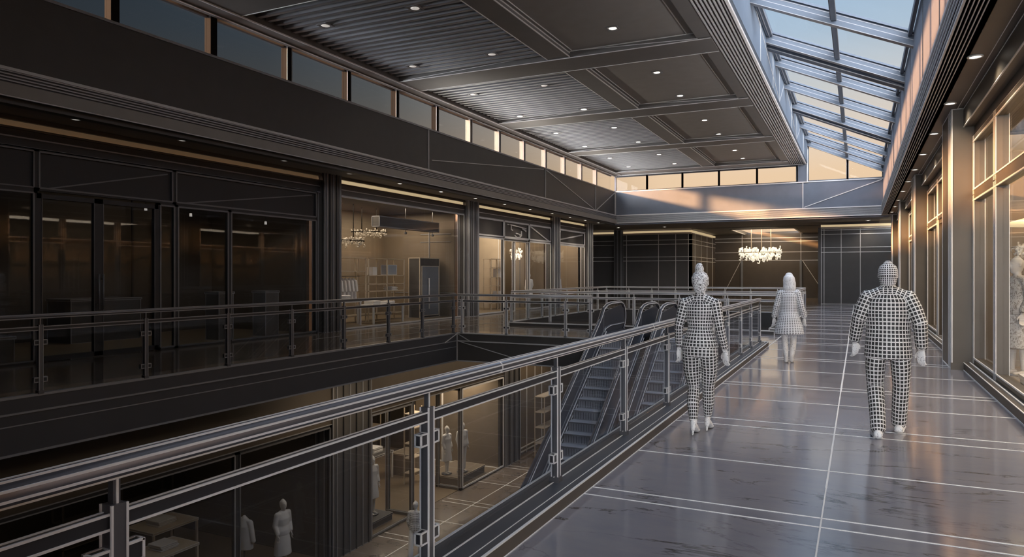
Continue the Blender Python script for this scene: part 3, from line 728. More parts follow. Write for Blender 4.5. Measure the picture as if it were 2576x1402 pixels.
NY = [1.43, 3.19, 4.97, 6.70, 8.42, 9.9, 11.35, 12.8, 14.3, 15.75, 17.22]
railing('metal railing with thick ribbed handrail along the kerb of the near walkway', [((-2.05, -.8), (-2.05, 17.3), [y + .8 for y in NY])], .085, 1.015)
GY = [.9, 2.6, 4.25, 5.93, 7.53, 9.15, 10.73, 12.32, 13.95, 15.42, 16.97]
railing('glass railing along the left gallery edge in front of the shops', [((-10.05, 0), (-10.05, 17.12), GY)], .02, 1.09, .034, 4, mats=('rail', 'dim', 'raildark'), lw=.012)  # dimmer trim than on the bridge, left-hand darkness put into the colour
railing('short glass railing along the bridge edge left of the escalators', [((-9.99, 17.14), (-6.08, 17.14), [.12, 1.49, 3.19, 3.87])], .02, 1.09, .034, 4, mats=('railt', 'line', 'raildark'), lw=.012)
sp = lambda L, n: [L * i / n for i in range(n + 1)]
railing('glass railing enclosing the far floor opening beyond the bridge', [((-10.05, 20.62), (-1.95, 20.62), sp(8.1, 6)), ((-10.05, 20.7), (-10.05, 30.25), sp(9.55, 8)[1:]), ((-10.05, 30.25), (-1.9, 30.25), sp(8.15, 8)[1:]), ((-1.9, 20.7), (-1.9, 30.25), sp(9.55, 8))], .12, 1.0, .034, 4, mats=('railt', 'line', 'rail'), lw=.02, clamps=False)

# ------------------------------------------------------------------ escalators
SL = .68; YT = 17.5
def escalator(label, xa, xb):
    t = thing('escalator', label, 'escalator', ((xa + xb) / 2, 9.4, ZL), 'pair of escalators up to the bridge')
    nz = lambda y: (y - YT) * SL
    yb = YT + ZL / SL
    for side, x in ((-1, xa), (1, xb)):
        b = MB()   # balustrade: panel and deck
        top = lambda y: nz(y) + .62
        poly = [(yb - 1.6, ZL), (yb - 1.6, ZL + .78), (yb - .4, ZL + .80), (YT + .1, .68), (18.9, .80), (19.25, .7), (19.35, .35), (19.35, .02), (YT + .5, .02), (YT, -.15), (yb + .1, ZL - .1 + .1)]
        b.prism(poly, 'x', x - .012, x + .012, 0)
        for dz in (.08, .30): b.bar((x - side * .06, yb, ZL + dz), (x - side * .06, YT, dz), .016, 1)
        for y in (10.5, 12.3, 14.1, 15.9, 17.4): b.bar((x - .016, y, nz(y) - .05), (x - .016, y + .12, nz(y + .12) + .6), .012, 1); b.bar((x + .016, y, nz(y) - .05), (x + .016, y + .12, nz(y + .12) + .6), .012, 1)
        b.bar((x - .016, 18.05, .78), (x - .016, 18.5, .1), .014, 1); b.bar((x - .016, 18.0, .75), (x - .016, 17.7, .05), .014, 1)
        bo = b.obj('balustrade', ['truss', 'dim'], t)
        dk = MB()
        dk.bar((x, yb - .2, ZL + .05), (x, YT, .12), .16, 0, .10); dk.bar((x, YT, .09), (x, 19.2, .09), .16, 0, .1)
        for o in (-.085, .085): dk.bar((x + o, yb - .2, ZL + .12), (x + o, YT, .18), .016, 1); dk.bar((x + o, yb - .2, ZL - .0), (x + o, YT, .05), .014, 1)
        dk.obj('deck', ['truss', 'line'], t)
        hp = []
        for k in range(7):
            a = math.pi * (.5 + k / 6); hp.append((x, yb - 1.6 + .28 * math.cos(a), ZL + .56 + .28 * math.sin(a)))
        hp = hp[::-1] + [(x, yb - .5, ZL + .85)]
        hp += [(x, y, nz(y) + .68) for y in (yb + .3, 12.5, 15, 17.2)] + [(x, 17.5, .76), (x, 17.75, .84), (x, 18.1, .875), (x, 18.9, .875)]
        for k in range(6):
            a = math.pi * (.5 - (k + 1) / 6 * .85); hp.append((x, 18.95 + .38 * math.cos(a), .50 + .375 * math.sin(a)))
        hp += [(x, 19.25, .12)]
        hm = MB(); hm.tube(hp, .042, 10, 0)
        for o in (-.042, .042): hm.tube([(p[0] + o, p[1], p[2]) for p in hp], .011, 6, 1)
        hm.tube([(p[0], p[1], p[2] + .04) for p in hp[7:-6]], .010, 6, 1)
        hm.obj('handrail', ['raildark', 'line'], t)
        hp2 = [(x, y, nz(y) + .14) for y in (16.8, 17.3)] + [(x, 17.6, .24), (x, 18.0, .30), (x, 19.2, .30)]
        h2 = MB(); h2.tube(hp2, .03, 8, 0); h2.tube([(p[0] - .035, p[1], p[2]) for p in hp2], .01, 6, 1); h2.tube([(p[0] + .035, p[1], p[2]) for p in hp2], .01, 6, 1); h2.obj('newel_skirt', ['truss', 'line'], t)
    c = MB()
    poly = [(yb - 1.6, ZL + .0), (YT, -.25), (19.3, -.25), (19.3, -.9), (YT + .3, -.9), (yb + .9, ZL)]
    for x in (xa - .14, xb + .14): c.prism(poly, 'x', x - .01, x + .01, 0)
    c.prism([(yb - .3, ZL), (YT, -.42), (YT, -.8), (yb + .6, ZL)], 'x', xa - .13, xb + .13, 0)
    for x in (xa - .155, xb + .155): c.bar((x, yb - .3, ZL + .1), (x, YT, -.22), .03, 1); c.bar((x, yb + .9, ZL), (x, YT + .3, -.9), .03, 1)
    c.obj('truss', ['truss', 'dim'], t)
    n = 27; rise = -ZL / n; run = rise / SL
    proto = None
    for k in range(n):
        y = yb + k * run; z = ZL + (k + 1) * rise
        if proto is None:
            s = MB(); s.box(xa + .09, y, z - rise, xb - .09, y + run, z, 0)
            s.box(xa + .09, y - .015, z - .03, xb - .09, y + .01, z + .002, 1)
            for q in range(14):
                x = xa + .1 + (xb - xa - .2) * q / 13; s.box(x - .004, y - .008, z - rise + .02, x + .004, y, z - .035, 2)
            proto = s.obj('step', ['step', 'dim', 'truss'], t)
        else:
            o = proto.copy(); COL.objects.link(o); o.parent = t; o.location = (0, k * run, k * rise)
    l = MB(); l.box(xa + .05, YT, -.1, xb - .05, 19.0, .015, 0, .012, 1); l.obj('landing_plate', ['step', 'dim'], t)
    l = MB(); l.box(xa + .05, yb - 1.5, ZL, xb - .05, yb, ZL + .02, 0, .012, 1); l.obj('landing_plate', ['step', 'dim'], t)
escalator('dark escalator on the left of the pair, between two arched handrails', -5.9, -4.92)
escalator('dark escalator on the right of the pair, partly hidden by the walking woman', -4.42, -3.42)

# ------------------------------------------------------------------ recessed lights
def spot(parent, p, power, ang=110, col=(1, .86, .68), blend=.8, rad=.06):
    l = bpy.data.lights.new('lamp', 'SPOT'); l.energy = power; l.spot_size = math.radians(ang); l.spot_blend = blend; l.color = col; l.shadow_soft_size = rad
    o = bpy.data.objects.new('lamp', l); COL.objects.link(o); o.parent = parent; o.location = p
    return o
def round_light(label, x, y, z, r, power, lens='lamp', group=None, ang=110):
    t = thing('recessed_downlight', label, 'ceiling light', (x, y, z), group)
    a = MB(); a.lathe([(r, 0), (r, -.015), (r * .8, -.02), (r * .72, .0)], (x, y, z), 20, 0); a.obj('trim_ring', ['line'], t)
    b = MB(); b.lathe([(r * .72, -.012), (r * .3, -.02)], (x, y, z), 16, 0); b.obj('lens', [lens], t)
    if power: spot(t, (0, 0, -.04), power, ang)
    return t
def square_light(label, x, y, z, s, power, lens='lamp', group=None):
    t = thing('recessed_downlight', label, 'ceiling light', (x, y, z), group)
    a = MB()
    for d in (-1, 1):
        a.box(x - s, y + d * s - .02, z - .012, x + s, y + d * s + .02, z + .01); a.box(x + d * s - .02, y - s, z - .012, x + d * s + .02, y + s, z + .01)
    a.obj('trim_ring', ['dim'], t)
    b = MB(); b.lathe([(s * .75, -.008), (s * .3, -.014)], (x, y, z), 14, 0); b.obj('lens', [lens], t)
    if power: spot(t, (0, 0, -.05), power, 120)
    return t
LY = [8.26, 10.55, 13.55, 16.1, 18.55, 21.0, 23.45, 25.9, 28.4, 30.9, 33.2, 35.4, 37.5]
for i, y in enumerate(LY):
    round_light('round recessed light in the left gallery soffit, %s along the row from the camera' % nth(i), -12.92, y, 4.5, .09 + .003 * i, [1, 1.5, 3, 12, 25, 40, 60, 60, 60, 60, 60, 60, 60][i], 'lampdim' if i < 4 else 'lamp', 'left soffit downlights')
for i, y in enumerate([11.02, 13.86, 16.69, 19.45, 22.2, 24.96, 27.85, 31.0, 34.0, 36.9]):
    round_light('round recessed light over the right walkway, %s in the row beside the bronze beam' % nth(i), 1.37, y, 4.5, .095, 50, 'lamp', 'right soffit downlights', 140)
for i, (x, y) in enumerate(((-13.2, 42.0), (-10.5, 42.6), (.45, 42.0))):
    round_light('round recessed light in the far soffit, %s from the left end' % nth(i).replace('nearest', 'first'), x, y, 4.5, .13, 60, 'lamp', 'far soffit downlights')
k = 0
for y in (15.8, 19.8, 22.7, 26.7, 29.6, 33.8, 36.3):
    square_light('square recessed light in the smooth ceiling panels by the skylight, %s from the camera' % nth(k), -5.1, y, 7.325, .12, 50, 'lamp', 'smooth ceiling downlights'); k += 1
k = 0
for y in (12.6, 16.1, 19.45, 22.85, 26.2, 29.5, 33.0, 36.1):
    for x, s_ in ((-10.8, 'left'), (-8.4, 'right')):
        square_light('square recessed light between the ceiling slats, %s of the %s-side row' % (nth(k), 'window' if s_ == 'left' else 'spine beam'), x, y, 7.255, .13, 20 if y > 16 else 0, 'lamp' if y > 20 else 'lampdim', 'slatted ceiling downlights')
    k += 1

# ------------------------------------------------------------------ figures
class Fig:
    def __init__(s): s.t = []
    def tube(s, pts, rx, ry=None, ref=(1, 0, 0), N=12, cell=.04):
        n = len(pts); rx = list(rx) if isinstance(rx, (list, tuple)) else [rx] * n
        ry = rx if ry is None else (list(ry) if isinstance(ry, (list, tuple)) else [ry] * n)
        s.t.append((np.array(pts, float), np.array(rx, float), np.array(ry, float), np.array(ref, float), N, cell)); return s
    @staticmethod
    def frames(pts, ref):
        n = len(pts); out = []
        for k in range(n):
            d = pts[min(k + 1, n - 1)] - pts[max(k - 1, 0)]; d /= np.linalg.norm(d)
            a = ref - d * ref.dot(d); a /= np.linalg.norm(a); out.append((d, a, np.cross(d, a)))
        return out
    def raw(s, seg=28):
        V, F = [], []
        for pts, rx, ry, ref, N, cell in s.t:
            fr = s.frames(pts, ref); rings = []
            def ring(c, a, b, r1, r2):
                i = len(V)
                for j in range(seg):
                    th = 2 * math.pi * j / seg; V.append(c + a * r1 * math.cos(th) + b * r2 * math.sin(th))
                rings.append(i)
            d, a, b = fr[0]; m = min(rx[0], ry[0])
            e = .75 if m < .1 else .12; ring(pts[0] - d * m * e, a, b, rx[0] * .55, ry[0] * .55); ring(pts[0] - d * m * e * .55, a, b, rx[0] * .86, ry[0] * .86)
            for k in range(len(pts)): ring(pts[k], fr[k][1], fr[k][2], rx[k], ry[k])
            d, a, b = fr[-1]; m = min(rx[-1], ry[-1])
            e = .75 if m < .1 else .12; ring(pts[-1] + d * m * e * .55, a, b, rx[-1] * .86, ry[-1] * .86); ring(pts[-1] + d * m * e, a, b, rx[-1] * .55, ry[-1] * .55)
            for q in range(len(rings) - 1):
                for j in range(seg): F.append((rings[q] + j, rings[q] + (j + 1) % seg, rings[q + 1] + (j + 1) % seg, rings[q + 1] + j))
            F.append(tuple(rings[0] + j for j in reversed(range(seg)))); F.append(tuple(rings[-1] + j for j in range(seg)))
        me = bpy.data.meshes.new('raw'); me.from_pydata([tuple(v) for v in V], [], F); return me
    def uvd(s, P):
        """for points P: (u, v, relative distance) against every tube"""
        res = []
        for pts, rx, ry, ref, N, cell in s.t:
            bu = np.zeros(len(P)); bv = np.zeros(len(P)); bd = np.full(len(P), 1e9); L0 = 0.
            for k in range(len(pts) - 1):
                p, q = pts[k], pts[k + 1]; d = q - p; L = np.linalg.norm(d); d = d / L
                w = P - p; t = w @ d; tc = np.clip(t, 0, L)
                a = ref - d * ref.dot(d); a /= np.linalg.norm(a); b = np.cross(d, a); f = tc / L
                r1 = rx[k] + (rx[k + 1] - rx[k]) * f; r2 = ry[k] + (ry[k + 1] - ry[k]) * f
                o = w - np.outer(t, d); xa = (o @ a) / r1; xb = (o @ b) / r2; ex = (t - tc) / np.minimum(r1, r2)
                dist = np.sqrt(xa ** 2 + xb ** 2 + ex ** 2)
                pick = (np.abs(ex) * 3 + np.abs(dist - 1)); m = pick < bd
                lo = -1e9 if k == 0 else 0; 
                tt = t if k in (0, len(pts) - 2) else tc
                bu[m] = (np.arctan2(xb, xa) / (2 * math.pi) * N)[m]; bv[m] = ((L0 + tt) / cell)[m]; bd[m] = pick[m]; L0 += L
            res.append((bu, bv, bd, N))
        return res
    def build(s, name, mats, parent, voxel=.008, smooth=6, grid=False, scale=1.):
        me = s.raw(); tmp = bpy.data.objects.new('tmp', me); COL.objects.link(tmp)
        rm = tmp.modifiers.new('r', 'REMESH'); rm.mode = 'VOXEL'; rm.voxel_size = voxel; rm.use_smooth_shade = True
        sm = tmp.modifiers.new('s', 'SMOOTH'); sm.iterations = smooth; sm.factor = .5
        dg = bpy.context.evaluated_depsgraph_get(); out = bpy.data.meshes.new_from_object(tmp.evaluated_get(dg)); out.name = name
        bpy.data.objects.remove(tmp); bpy.data.meshes.remove(me)
        out.materials.clear()
        for k in (mats if isinstance(mats, (list, tuple)) else [mats]): out.materials.append(ID[k])
        out.polygons.foreach_set('use_smooth', [True] * len(out.polygons))
        if grid:
            nv = len(out.vertices); co = np.empty(nv * 3); out.vertices.foreach_get('co', co); co = co.reshape(-1, 3)
            nl = len(out.loops); li = np.empty(nl, int); out.loops.foreach_get('vertex_index', li)
            npo = len(out.polygons); ce = np.empty(npo * 3); out.polygons.foreach_get('center', ce); ce = ce.reshape(-1, 3)
            tot = np.empty(npo, int); out.polygons.foreach_get('loop_total', tot); pf = np.repeat(np.arange(npo), tot)
            fc = s.uvd(ce); vc = s.uvd(co); best = np.argmin(np.stack([r[2] for r in fc]), 0)
            u = np.zeros(nl); v = np.zeros(nl)
            for k in range(len(s.t)):
                m = best[pf] == k; N = fc[k][3]
                uu = vc[k][0][li]; cu = fc[k][0][pf]; du = uu - cu; uu = np.where(du > N / 2, uu - N, np.where(du < -N / 2, uu + N, uu))
                u[m] = uu[m]; v[m] = vc[k][1][li][m]
            lay = out.uv_layers.new(name='UVMap'); arr = np.empty(nl * 2); arr[0::2] = u; arr[1::2] = v; lay.data.foreach_set('uv', arr)
        if scale != 1.: 
            for vv in out.vertices: vv.co *= scale
        o = bpy.data.objects.new(name, out); COL.objects.link(o)
        if parent is not None: o.parent = parent
        return o
def V3(*a): return np.array(a, float)
def hand(F, w, d, wid, s=1., curl=.5, thumb=1):
    """palm, four bent fingers of different length and a thumb; w wrist, d hand direction, wid across the knuckles"""
    w = V3(*w); d = V3(*d); d /= np.linalg.norm(d); wid = V3(*wid); wid -= d * wid.dot(d); wid /= np.linalg.norm(wid); nrm = np.cross(wid, d)
    F.tube([w - d * .02 * s, w + d * .02 * s, w + d * .055 * s, w + d * .09 * s], [.024 * s, .032 * s, .040 * s, .040 * s], [.019 * s, .017 * s, .016 * s, .014 * s], wid)
    for i, (o, L) in enumerate(((-.030, .072), (-.010, .082), (.010, .078), (.029, .062))):
        b = w + d * .088 * s + wid * o * s; L *= s
        p1 = b + d * L * .45 + nrm * curl * L * .12; p2 = p1 + d * L * .30 + nrm * curl * L * .28; p3 = p2 + d * L * .16 + nrm * curl * L * .30
        F.tube([b, p1, p2, p3], [.0095 * s, .009 * s, .0085 * s, .0075 * s], None, wid)
    b = w + d * .03 * s - wid * .032 * s * thumb
    F.tube([b, b + d * .03 * s - wid * .022 * s * thumb + nrm * .008 * s, b + d * .058 * s - wid * .030 * s * thumb + nrm * .016 * s], [.013 * s, .0115 * s, .009 * s], None, nrm)
def head(F, c, h=.235, w=.155, d=.195, nose=True):
    """skull, jaw, nose, brow, lips and ears; c = middle of the head, facing +y"""
    x, y, z = c
    F.tube([(x, y - .01, z - .30 * h), (x, y - .012, z - .1 * h), (x, y - .012, z + .12 * h), (x, y - .012, z + .30 * h), (x, y - .014, z + .42 * h)], [w * .40, w * .47, w * .5, w * .42, w * .24], [d * .40, d * .46, d * .5, d * .42, d * .24])
    F.tube([(x, y + .03, z - .44 * h), (x, y + .028, z - .25 * h), (x, y + .015, z)], [w * .26, w * .36, w * .42], [d * .26, d * .34, d * .4])
    if nose:
        F.tube([(x, y + d * .44, z + .05 * h), (x, y + d * .53, z - .12 * h)], [.009, .015], [.012, .014])
        F.tube([(x - .03, y + d * .43, z + .08 * h), (x + .03, y + d * .43, z + .08 * h)], [.010, .010], None, (0, 0, 1))
        F.tube([(x - .02, y + d * .435, z - .27 * h), (x + .02, y + d * .435, z - .27 * h)], [.008, .008], None, (0, 0, 1))
        for s in (-1, 1): F.tube([(x + s * w * .5, y - .008, z + .06 * h), (x + s * w * .52, y - .004, z - .12 * h)], [.011, .008], [.022, .014])
FN = 26
# --- man in a suit
def man():
    t = thing('person', 'man walking away in a grid-patterned dark suit, arms held out from his sides', 'person', (.27, 8.26, 0))
    b = Fig()
    head(b, (0, .02, 1.645), .245, .165, .2)
    b.tube([(0, .0, 1.40), (0, .0, 1.47), (0, .012, 1.56)], [.075, .064, .062], [.07, .066, .064])
    b.tube([(0, 0, .90), (0, 0, 1.0), (0, 0, 1.15), (0, .0, 1.32), (0, -.01, 1.42)], [.15, .16, .155, .17, .15], [.10, .11, .105, .11, .08])
    AL = [(-.18, -.01, 1.42), (-.27, -.02, 1.18), (-.305, .06, .95)]; AR = [(.18, -.01, 1.42), (.285, -.05, 1.16), (.30, .0, .90)]
    for A in (AL, AR): b.tube(A, [.05, .042, .030])
    hand(b, (-.305, .07, .935), (.05, .2, -1), (.75, .6, 0), 1.02, .9, -1); hand(b, (.30, .005, .885), (-.02, .12, -1), (.8, -.5, 0), 1.05, .9, 1)
    LL = [(-.10, 0, .92), (-.10, .03, .50), (-.09, -.19, .10)]; LRt = [(.105, 0, .92), (.112, .10, .51), (.105, .22, .09)]
    for L in (LL, LRt): b.tube(L, [.085, .058, .04])
    bo = b.build('body', ['skin'], t, .0055, 3)
    hr = Fig()
    hr.tube([(0, .0, 1.57), (0, -.002, 1.63), (0, .004, 1.69), (0, .008, 1.735), (0, .01, 1.752)], [.092, .110, .114, .094, .058], [.078, .090, .092, .074, .044], (0, 1, 0), 26, .021)
    hr.build('hair', ['hairm'], t, .006, 4, True)
    j = Fig()
    j.tube([(0, -.005, .80), (0, -.01, .95), (0, -.01, 1.10), (0, -.005, 1.25), (0, -.01, 1.38), (0, -.012, 1.455)], [.222, .212, .200, .212, .205, .145], [.15, .145, .13, .137, .13, .085], (1, 0, 0), 34, .040)
    j.tube([(-.195, -.012, 1.415), (-.06, -.012, 1.478), (.06, -.012, 1.478), (.195, -.012, 1.415)], [.052, .05, .05, .052], [.075, .085, .085, .075], (0, 0, 1), 14, .04)
    j.tube([(0, -.005, 1.46), (0, .005, 1.535)], [.080, .070], [.084, .078], (1, 0, 0), 18, .03)
    for A in (AL, AR):
        s = 1 if A is AR else -1
        j.tube([(A[0][0], A[0][1], A[0][2]), ((A[0][0] + A[1][0]) / 2 + s * .005, (A[0][1] + A[1][1]) / 2, (A[0][2] + A[1][2]) / 2), A[1], (A[2][0], A[2][1], A[2][2] + .025)], [.076, .076, .068, .058], [.082, .082, .072, .06], (1, 0, 0), 13, .040)
    jo = j.build('jacket', ['suit'], t, .0075, 6, True)
    tr = Fig()
    tr.tube([(0, 0, .84), (0, 0, .95), (0, 0, 1.04)], [.175, .178, .17], [.125, .13, .12], (1, 0, 0), 28, .045)
    tr.tube([LL[0], (-.115, .02, .70), (-.115, .03, .50), (-.10, -.08, .28), (-.092, -.17, .09)], [.098, .094, .080, .076, .072], [.115, .105, .088, .084, .078], (1, 0, 0), 15, .042)
    tr.tube([LRt[0], (.12, .06, .70), (.124, .105, .50), (.115, .16, .28), (.108, .205, .10)], [.098, .094, .080, .076, .072], [.115, .105, .088, .084, .078], (1, 0, 0), 15, .042)
    tr.build('trousers', ['trous'], t, .0075, 5, True)
    for x, y, z, yaw in ((-.095, -.19, 0, -.03), (.105, .20, .0, .03)):
        s = Fig(); s.tube([(x, y - .055, .045 + z), (x, y + .03, .045 + z), (x + yaw, y + .13, .038 + z), (x + yaw, y + .19, .03 + z)], [.042, .042, .048, .036], [.045, .045, .036, .026], (1, 0, 0), 10, .03)
        s.tube([(x, y - .05, .015 + z), (x + yaw, y + .18, .013 + z)], [.046, .044], [.015, .012], (1, 0, 0), 10, .03)
        s.build('shoe', ['skin'], t, .006, 3)
man()
# --- woman with a bun
def woman_bun():
    t = thing('person', 'woman walking away beside the railing, hair in a bun, grid-patterned top and slim trousers', 'person', (-1.48, 7.51, 0))
    b = Fig(); head(b, (0, .02, 1.565), .225, .15, .185)
    b.tube([(0, -.005, 1.33), (0, 0, 1.40), (0, .012, 1.48)], [.06, .05, .05], [.056, .052, .052])
    b.tube([(0, 0, .86), (0, 0, .95), (0, 0, 1.10), (0, 0, 1.26), (0, -.01, 1.36)], [.14, .14, .11, .135, .12], [.10, .10, .08, .09, .07])
    AL = [(-.155, -.01, 1.35), (-.215, -.03, 1.10), (-.225, .03, .87)]; AR = [(.155, -.01, 1.35), (.205, -.03, 1.10), (.245, .03, .86)]
    for A in (AL, AR): b.tube(A, [.04, .033, .024])
    hand(b, (-.226, .035, .865), (.05, .12, -1), (.7, .7, 0), .95, .8, -1); hand(b, (.247, .035, .855), (.02, .15, -1), (.85, -.5, 0), .98, .6, 1)
    LL = [(-.075, 0, .86), (-.062, .03, .46), (-.045, -.10, .12)]; LRt = [(.075, 0, .86), (.058, .09, .46), (.048, .16, .14)]
    for L in (LL, LRt): b.tube(L, [.075, .05, .032])
    for x, y in ((-.043, -.11), (.05, .15)):   # bare feet up on the ball, heels raised
        b.tube([(x, y - .03, .105), (x, y + .05, .075), (x, y + .12, .028), (x, y + .17, .018)], [.030, .034, .040, .034], [.034, .034, .024, .016])
        b.tube([(x, y - .025, .13), (x, y - .04, .07)], [.030, .024])
        b.tube([(x, y - .045, .06), (x, y - .05, .012)], [.014, .010])
    b.build('body', ['skin'], t, .0055, 3)
    h = Fig()
    h.tube([(0, -.01, 1.50), (0, -.008, 1.56), (0, -.004, 1.61), (0, 0, 1.655), (0, .005, 1.675)], [.066, .084, .088, .068, .038], [.075, .098, .106, .086, .05])
    h.tube([(0, -.035, 1.66), (0, -.04, 1.70), (0, -.045, 1.735)], [.036, .048, .036])
    h.build('hair', ['hairf'], t, .006, 3)
    j = Fig()
    j.tube([(0, 0, .90), (0, 0, .98), (0, 0, 1.10), (0, 0, 1.24), (0, -.005, 1.34), (0, -.01, 1.375)], [.190, .168, .122, .150, .152, .115], [.138, .125, .09, .108, .095, .07], (1, 0, 0), 30, .034)
    j.tube([(-.15, -.01, 1.35), (-.05, -.01, 1.395), (.05, -.01, 1.395), (.15, -.01, 1.35)], [.048, .05, .05, .048], [.06, .06, .06, .06], (0, 0, 1), 12, .034)
    j.tube([(0, -.008, 1.38), (0, 0, 1.425)], [.062, .056], None, (1, 0, 0), 14, .028)
    for A in (AL, AR): j.tube([A[0], ((A[0][0] + A[1][0]) / 2, -.02, (A[0][2] + A[1][2]) / 2), A[1], (A[2][0], A[2][1], A[2][2] + .03)], [.062, .055, .046, .036], [.066, .058, .048, .038], (1, 0, 0), 10, .034)
    j.build('top', ['top'], t, .007, 5, True)
    tr = Fig()
    tr.tube([(0, -.01, .80), (0, -.005, .88), (0, 0, .96)], [.178, .182, .16], [.130, .13, .11], (1, 0, 0), 28, .034)
    tr.tube([(-.088, -.01, .84), (-.088, .015, .66), (-.07, .03, .47), (-.066, -.04, .31), (-.052, -.085, .15)], [.096, .088, .064, .062, .042], [.105, .092, .068, .064, .044], (1, 0, 0), 15, .034)
    tr.tube([(.088, -.01, .84), (.086, .045, .66), (.066, .09, .47), (.062, .12, .31), (.05, .155, .17)], [.096, .086, .064, .060, .042], [.105, .09, .068, .062, .044], (1, 0, 0), 15, .034)
    tr.build('trousers', ['trous'], t, .007, 5, True)
woman_bun()
# --- woman with long hair in a short flared coat dress
def woman_long():
    t = thing('person', 'woman farther ahead with long loose hair and a flared pale coat dress', 'person', (-1.17, 14.24, 0))
    b = Fig(); head(b, (0, .02, 1.53), .225, .15, .185)
    b.tube([(0, -.005, 1.28), (0, .01, 1.45)], [.055, .05])
    b.tube([(0, 0, .80), (0, 0, .95), (0, 0, 1.08), (0, 0, 1.22), (0, -.01, 1.32)], [.14, .13, .11, .13, .12], [.10, .1, .08, .09, .07])
    AL = [(-.15, -.01, 1.30), (-.215, -.03, 1.05), (-.265, .02, .83)]; AR = [(.15, -.01, 1.30), (.215, -.03, 1.05), (.26, .02, .84)]
    for A in (AL, AR): b.tube(A, [.04, .033, .024])
    hand(b, (-.267, .022, .82), (-.05, .1, -1), (.7, .7, 0), .95, .6, -1); hand(b, (.262, .022, .83), (.05, .1, -1), (.7, -.7, 0), .95, .6, 1)
    for s, y in ((-1, -.03), (1, .05)):
        b.tube([(s * .08, 0, .80), (s * .075, .02 + y, .44), (s * .062, y, .26), (s * .045, y - .02, .10)], [.08, .054, .055, .034])
    b.build('body', ['skin'], t, .006, 3)
    h = Fig()
    h.tube([(.0, -.03, 1.30), (.01, -.03, 1.38), (.01, -.012, 1.47), (0, -.004, 1.545), (0, 0, 1.595), (0, .005, 1.625)], [.085, .112, .112, .106, .096, .070], [.04, .07, .092, .108, .098, .066])
    h.build('hair', ['hairl'], t, .007, 4)
    j = Fig()
    j.tube([(0, 0, .54), (0, 0, .70), (0, 0, .86), (0, 0, .96), (0, 0, 1.12), (0, -.005, 1.25), (0, -.01, 1.32)], [.265, .235, .185, .155, .165, .18, .13], [.20, .18, .145, .115, .115, .11, .08], (1, 0, 0), 32, .030)
    j.tube([(-.15, -.01, 1.305), (.15, -.01, 1.305)], [.055, .055], [.065, .065], (0, 0, 1), 12, .034)
    for A in (AL, AR): j.tube([A[0], A[1], (A[2][0], A[2][1], A[2][2] + .03)], [.064, .055, .05], None, (1, 0, 0), 10, .034)
    j.build('coat_dress', ['coat'], t, .008, 5, True)
    for s, y in ((-1, -.03), (1, .05)):
        k = Fig(); x = s * .045; k.tube([(x, y - .05, .05), (x, y + .03, .05), (x, y + .13, .03)], [.036, .036, .034], [.045, .04, .022]); k.tube([(x, y - .05, .12), (x, y - .05, .03)], [.036, .034]); k.build('shoe', ['cloth'], t, .006, 3)
woman_long()

# --- mannequins and the lower walker
def dummy(label, loc, rz=0., s=1., cloth='cloth', skirt=False, coat=False, headless=False, name='mannequin', cat='mannequin', walk=False, group=None, grid=None, base=True, vox=.012, head_h=True):
    t = thing(name, label, cat, loc, group); t.rotation_euler = (0, 0, rz); t.scale = (s, s, s)
    b = Fig(); body = 'manq' if name == 'mannequin' else 'skin'
    if not headless: head(b, (0, .02, 1.60), .23, .15, .19, True)
    b.tube([(0, 0, 1.36), (0, .01, 1.50)], [.055, .05])
    b.tube([(0, 0, .88), (0, 0, 1.0), (0, 0, 1.12), (0, 0, 1.28), (0, -.01, 1.38)], [.15, .14, .115, .15, .13], [.1, .1, .085, .1, .075])
    AL = [(-.165, 0, 1.37), (-.215, -.02, 1.12), (-.20, .06, .90)]; AR = [(.165, 0, 1.37), (.215, -.02, 1.12), (.20, .06, .90)]
    for A in (AL, AR): b.tube(A, [.045, .037, .027])
    hand(b, (-.2, .065, .89), (0, .15, -1), (.3, .9, 0), 1, .6, -1); hand(b, (.2, .065, .89), (0, .15, -1), (.3, -.9, 0), 1, .6, 1)
    dy = .16 if walk else .03
    for q, y in ((-1, -dy), (1, dy)):
        b.tube([(q * .085, 0, .90), (q * .085, y * .6, .48), (q * .08, y, .09)], [.08, .055, .036]); b.tube([(q * .08, y - .04, .04), (q * .085, y + .14, .025)], [.035, .03], [.04, .022])
    b.build('body', [body], t, .007 if vox < .011 else .010, 3)
    c = Fig(); lo = .48 if coat else .88
    c.tube([(0, 0, lo), (0, 0, (lo + 1.1) / 2), (0, 0, 1.10), (0, 0, 1.26), (0, -.005, 1.38)], [.23 if coat else .185, .195, .15, .18, .15], [.17 if coat else .14, .145, .115, .125, .09], (1, 0, 0), 24, .05)
    c.tube([(-.155, 0, 1.375), (.155, 0, 1.375)], [.06, .06], [.07, .07], (0, 0, 1))
    for A in (AL, AR): c.tube([A[0], A[1], (A[2][0], A[2][1], A[2][2] + .04)], [.068, .058, .048])
    c.build('coat' if coat else 'jacket', [cloth], t, vox, 4, True)
    if skirt:
        k = Fig(); k.tube([(0, 0, .40), (0, 0, .70), (0, 0, .98)], [.23, .20, .15], [.18, .16, .12]); k.build('skirt', [cloth], t, vox, 4)
    elif not coat:
        k = Fig()
        for q, y in ((-1, -dy), (1, dy)): k.tube([(q * .09, 0, .92), (q * .095, y * .6, .50), (q * .09, y, .12)], [.10, .08, .07])
        k.build('trousers', [cloth], t, vox, 4)
    if base and name == 'mannequin':
        p = MB(); p.lathe([(.19, 0), (.19, .012), (.02, .018)], (loc[0], loc[1], loc[2]), 20, 0); p.obj('base_plate', ['rail'], t)
    return t
mq = dummy('pale mannequin in a printed jacket, skirt and scrolled headdress behind the right shop glass', (2.2, 13.25, .10), 2.0, 1.06, 'print', skirt=True, vox=.010)
b = MB()
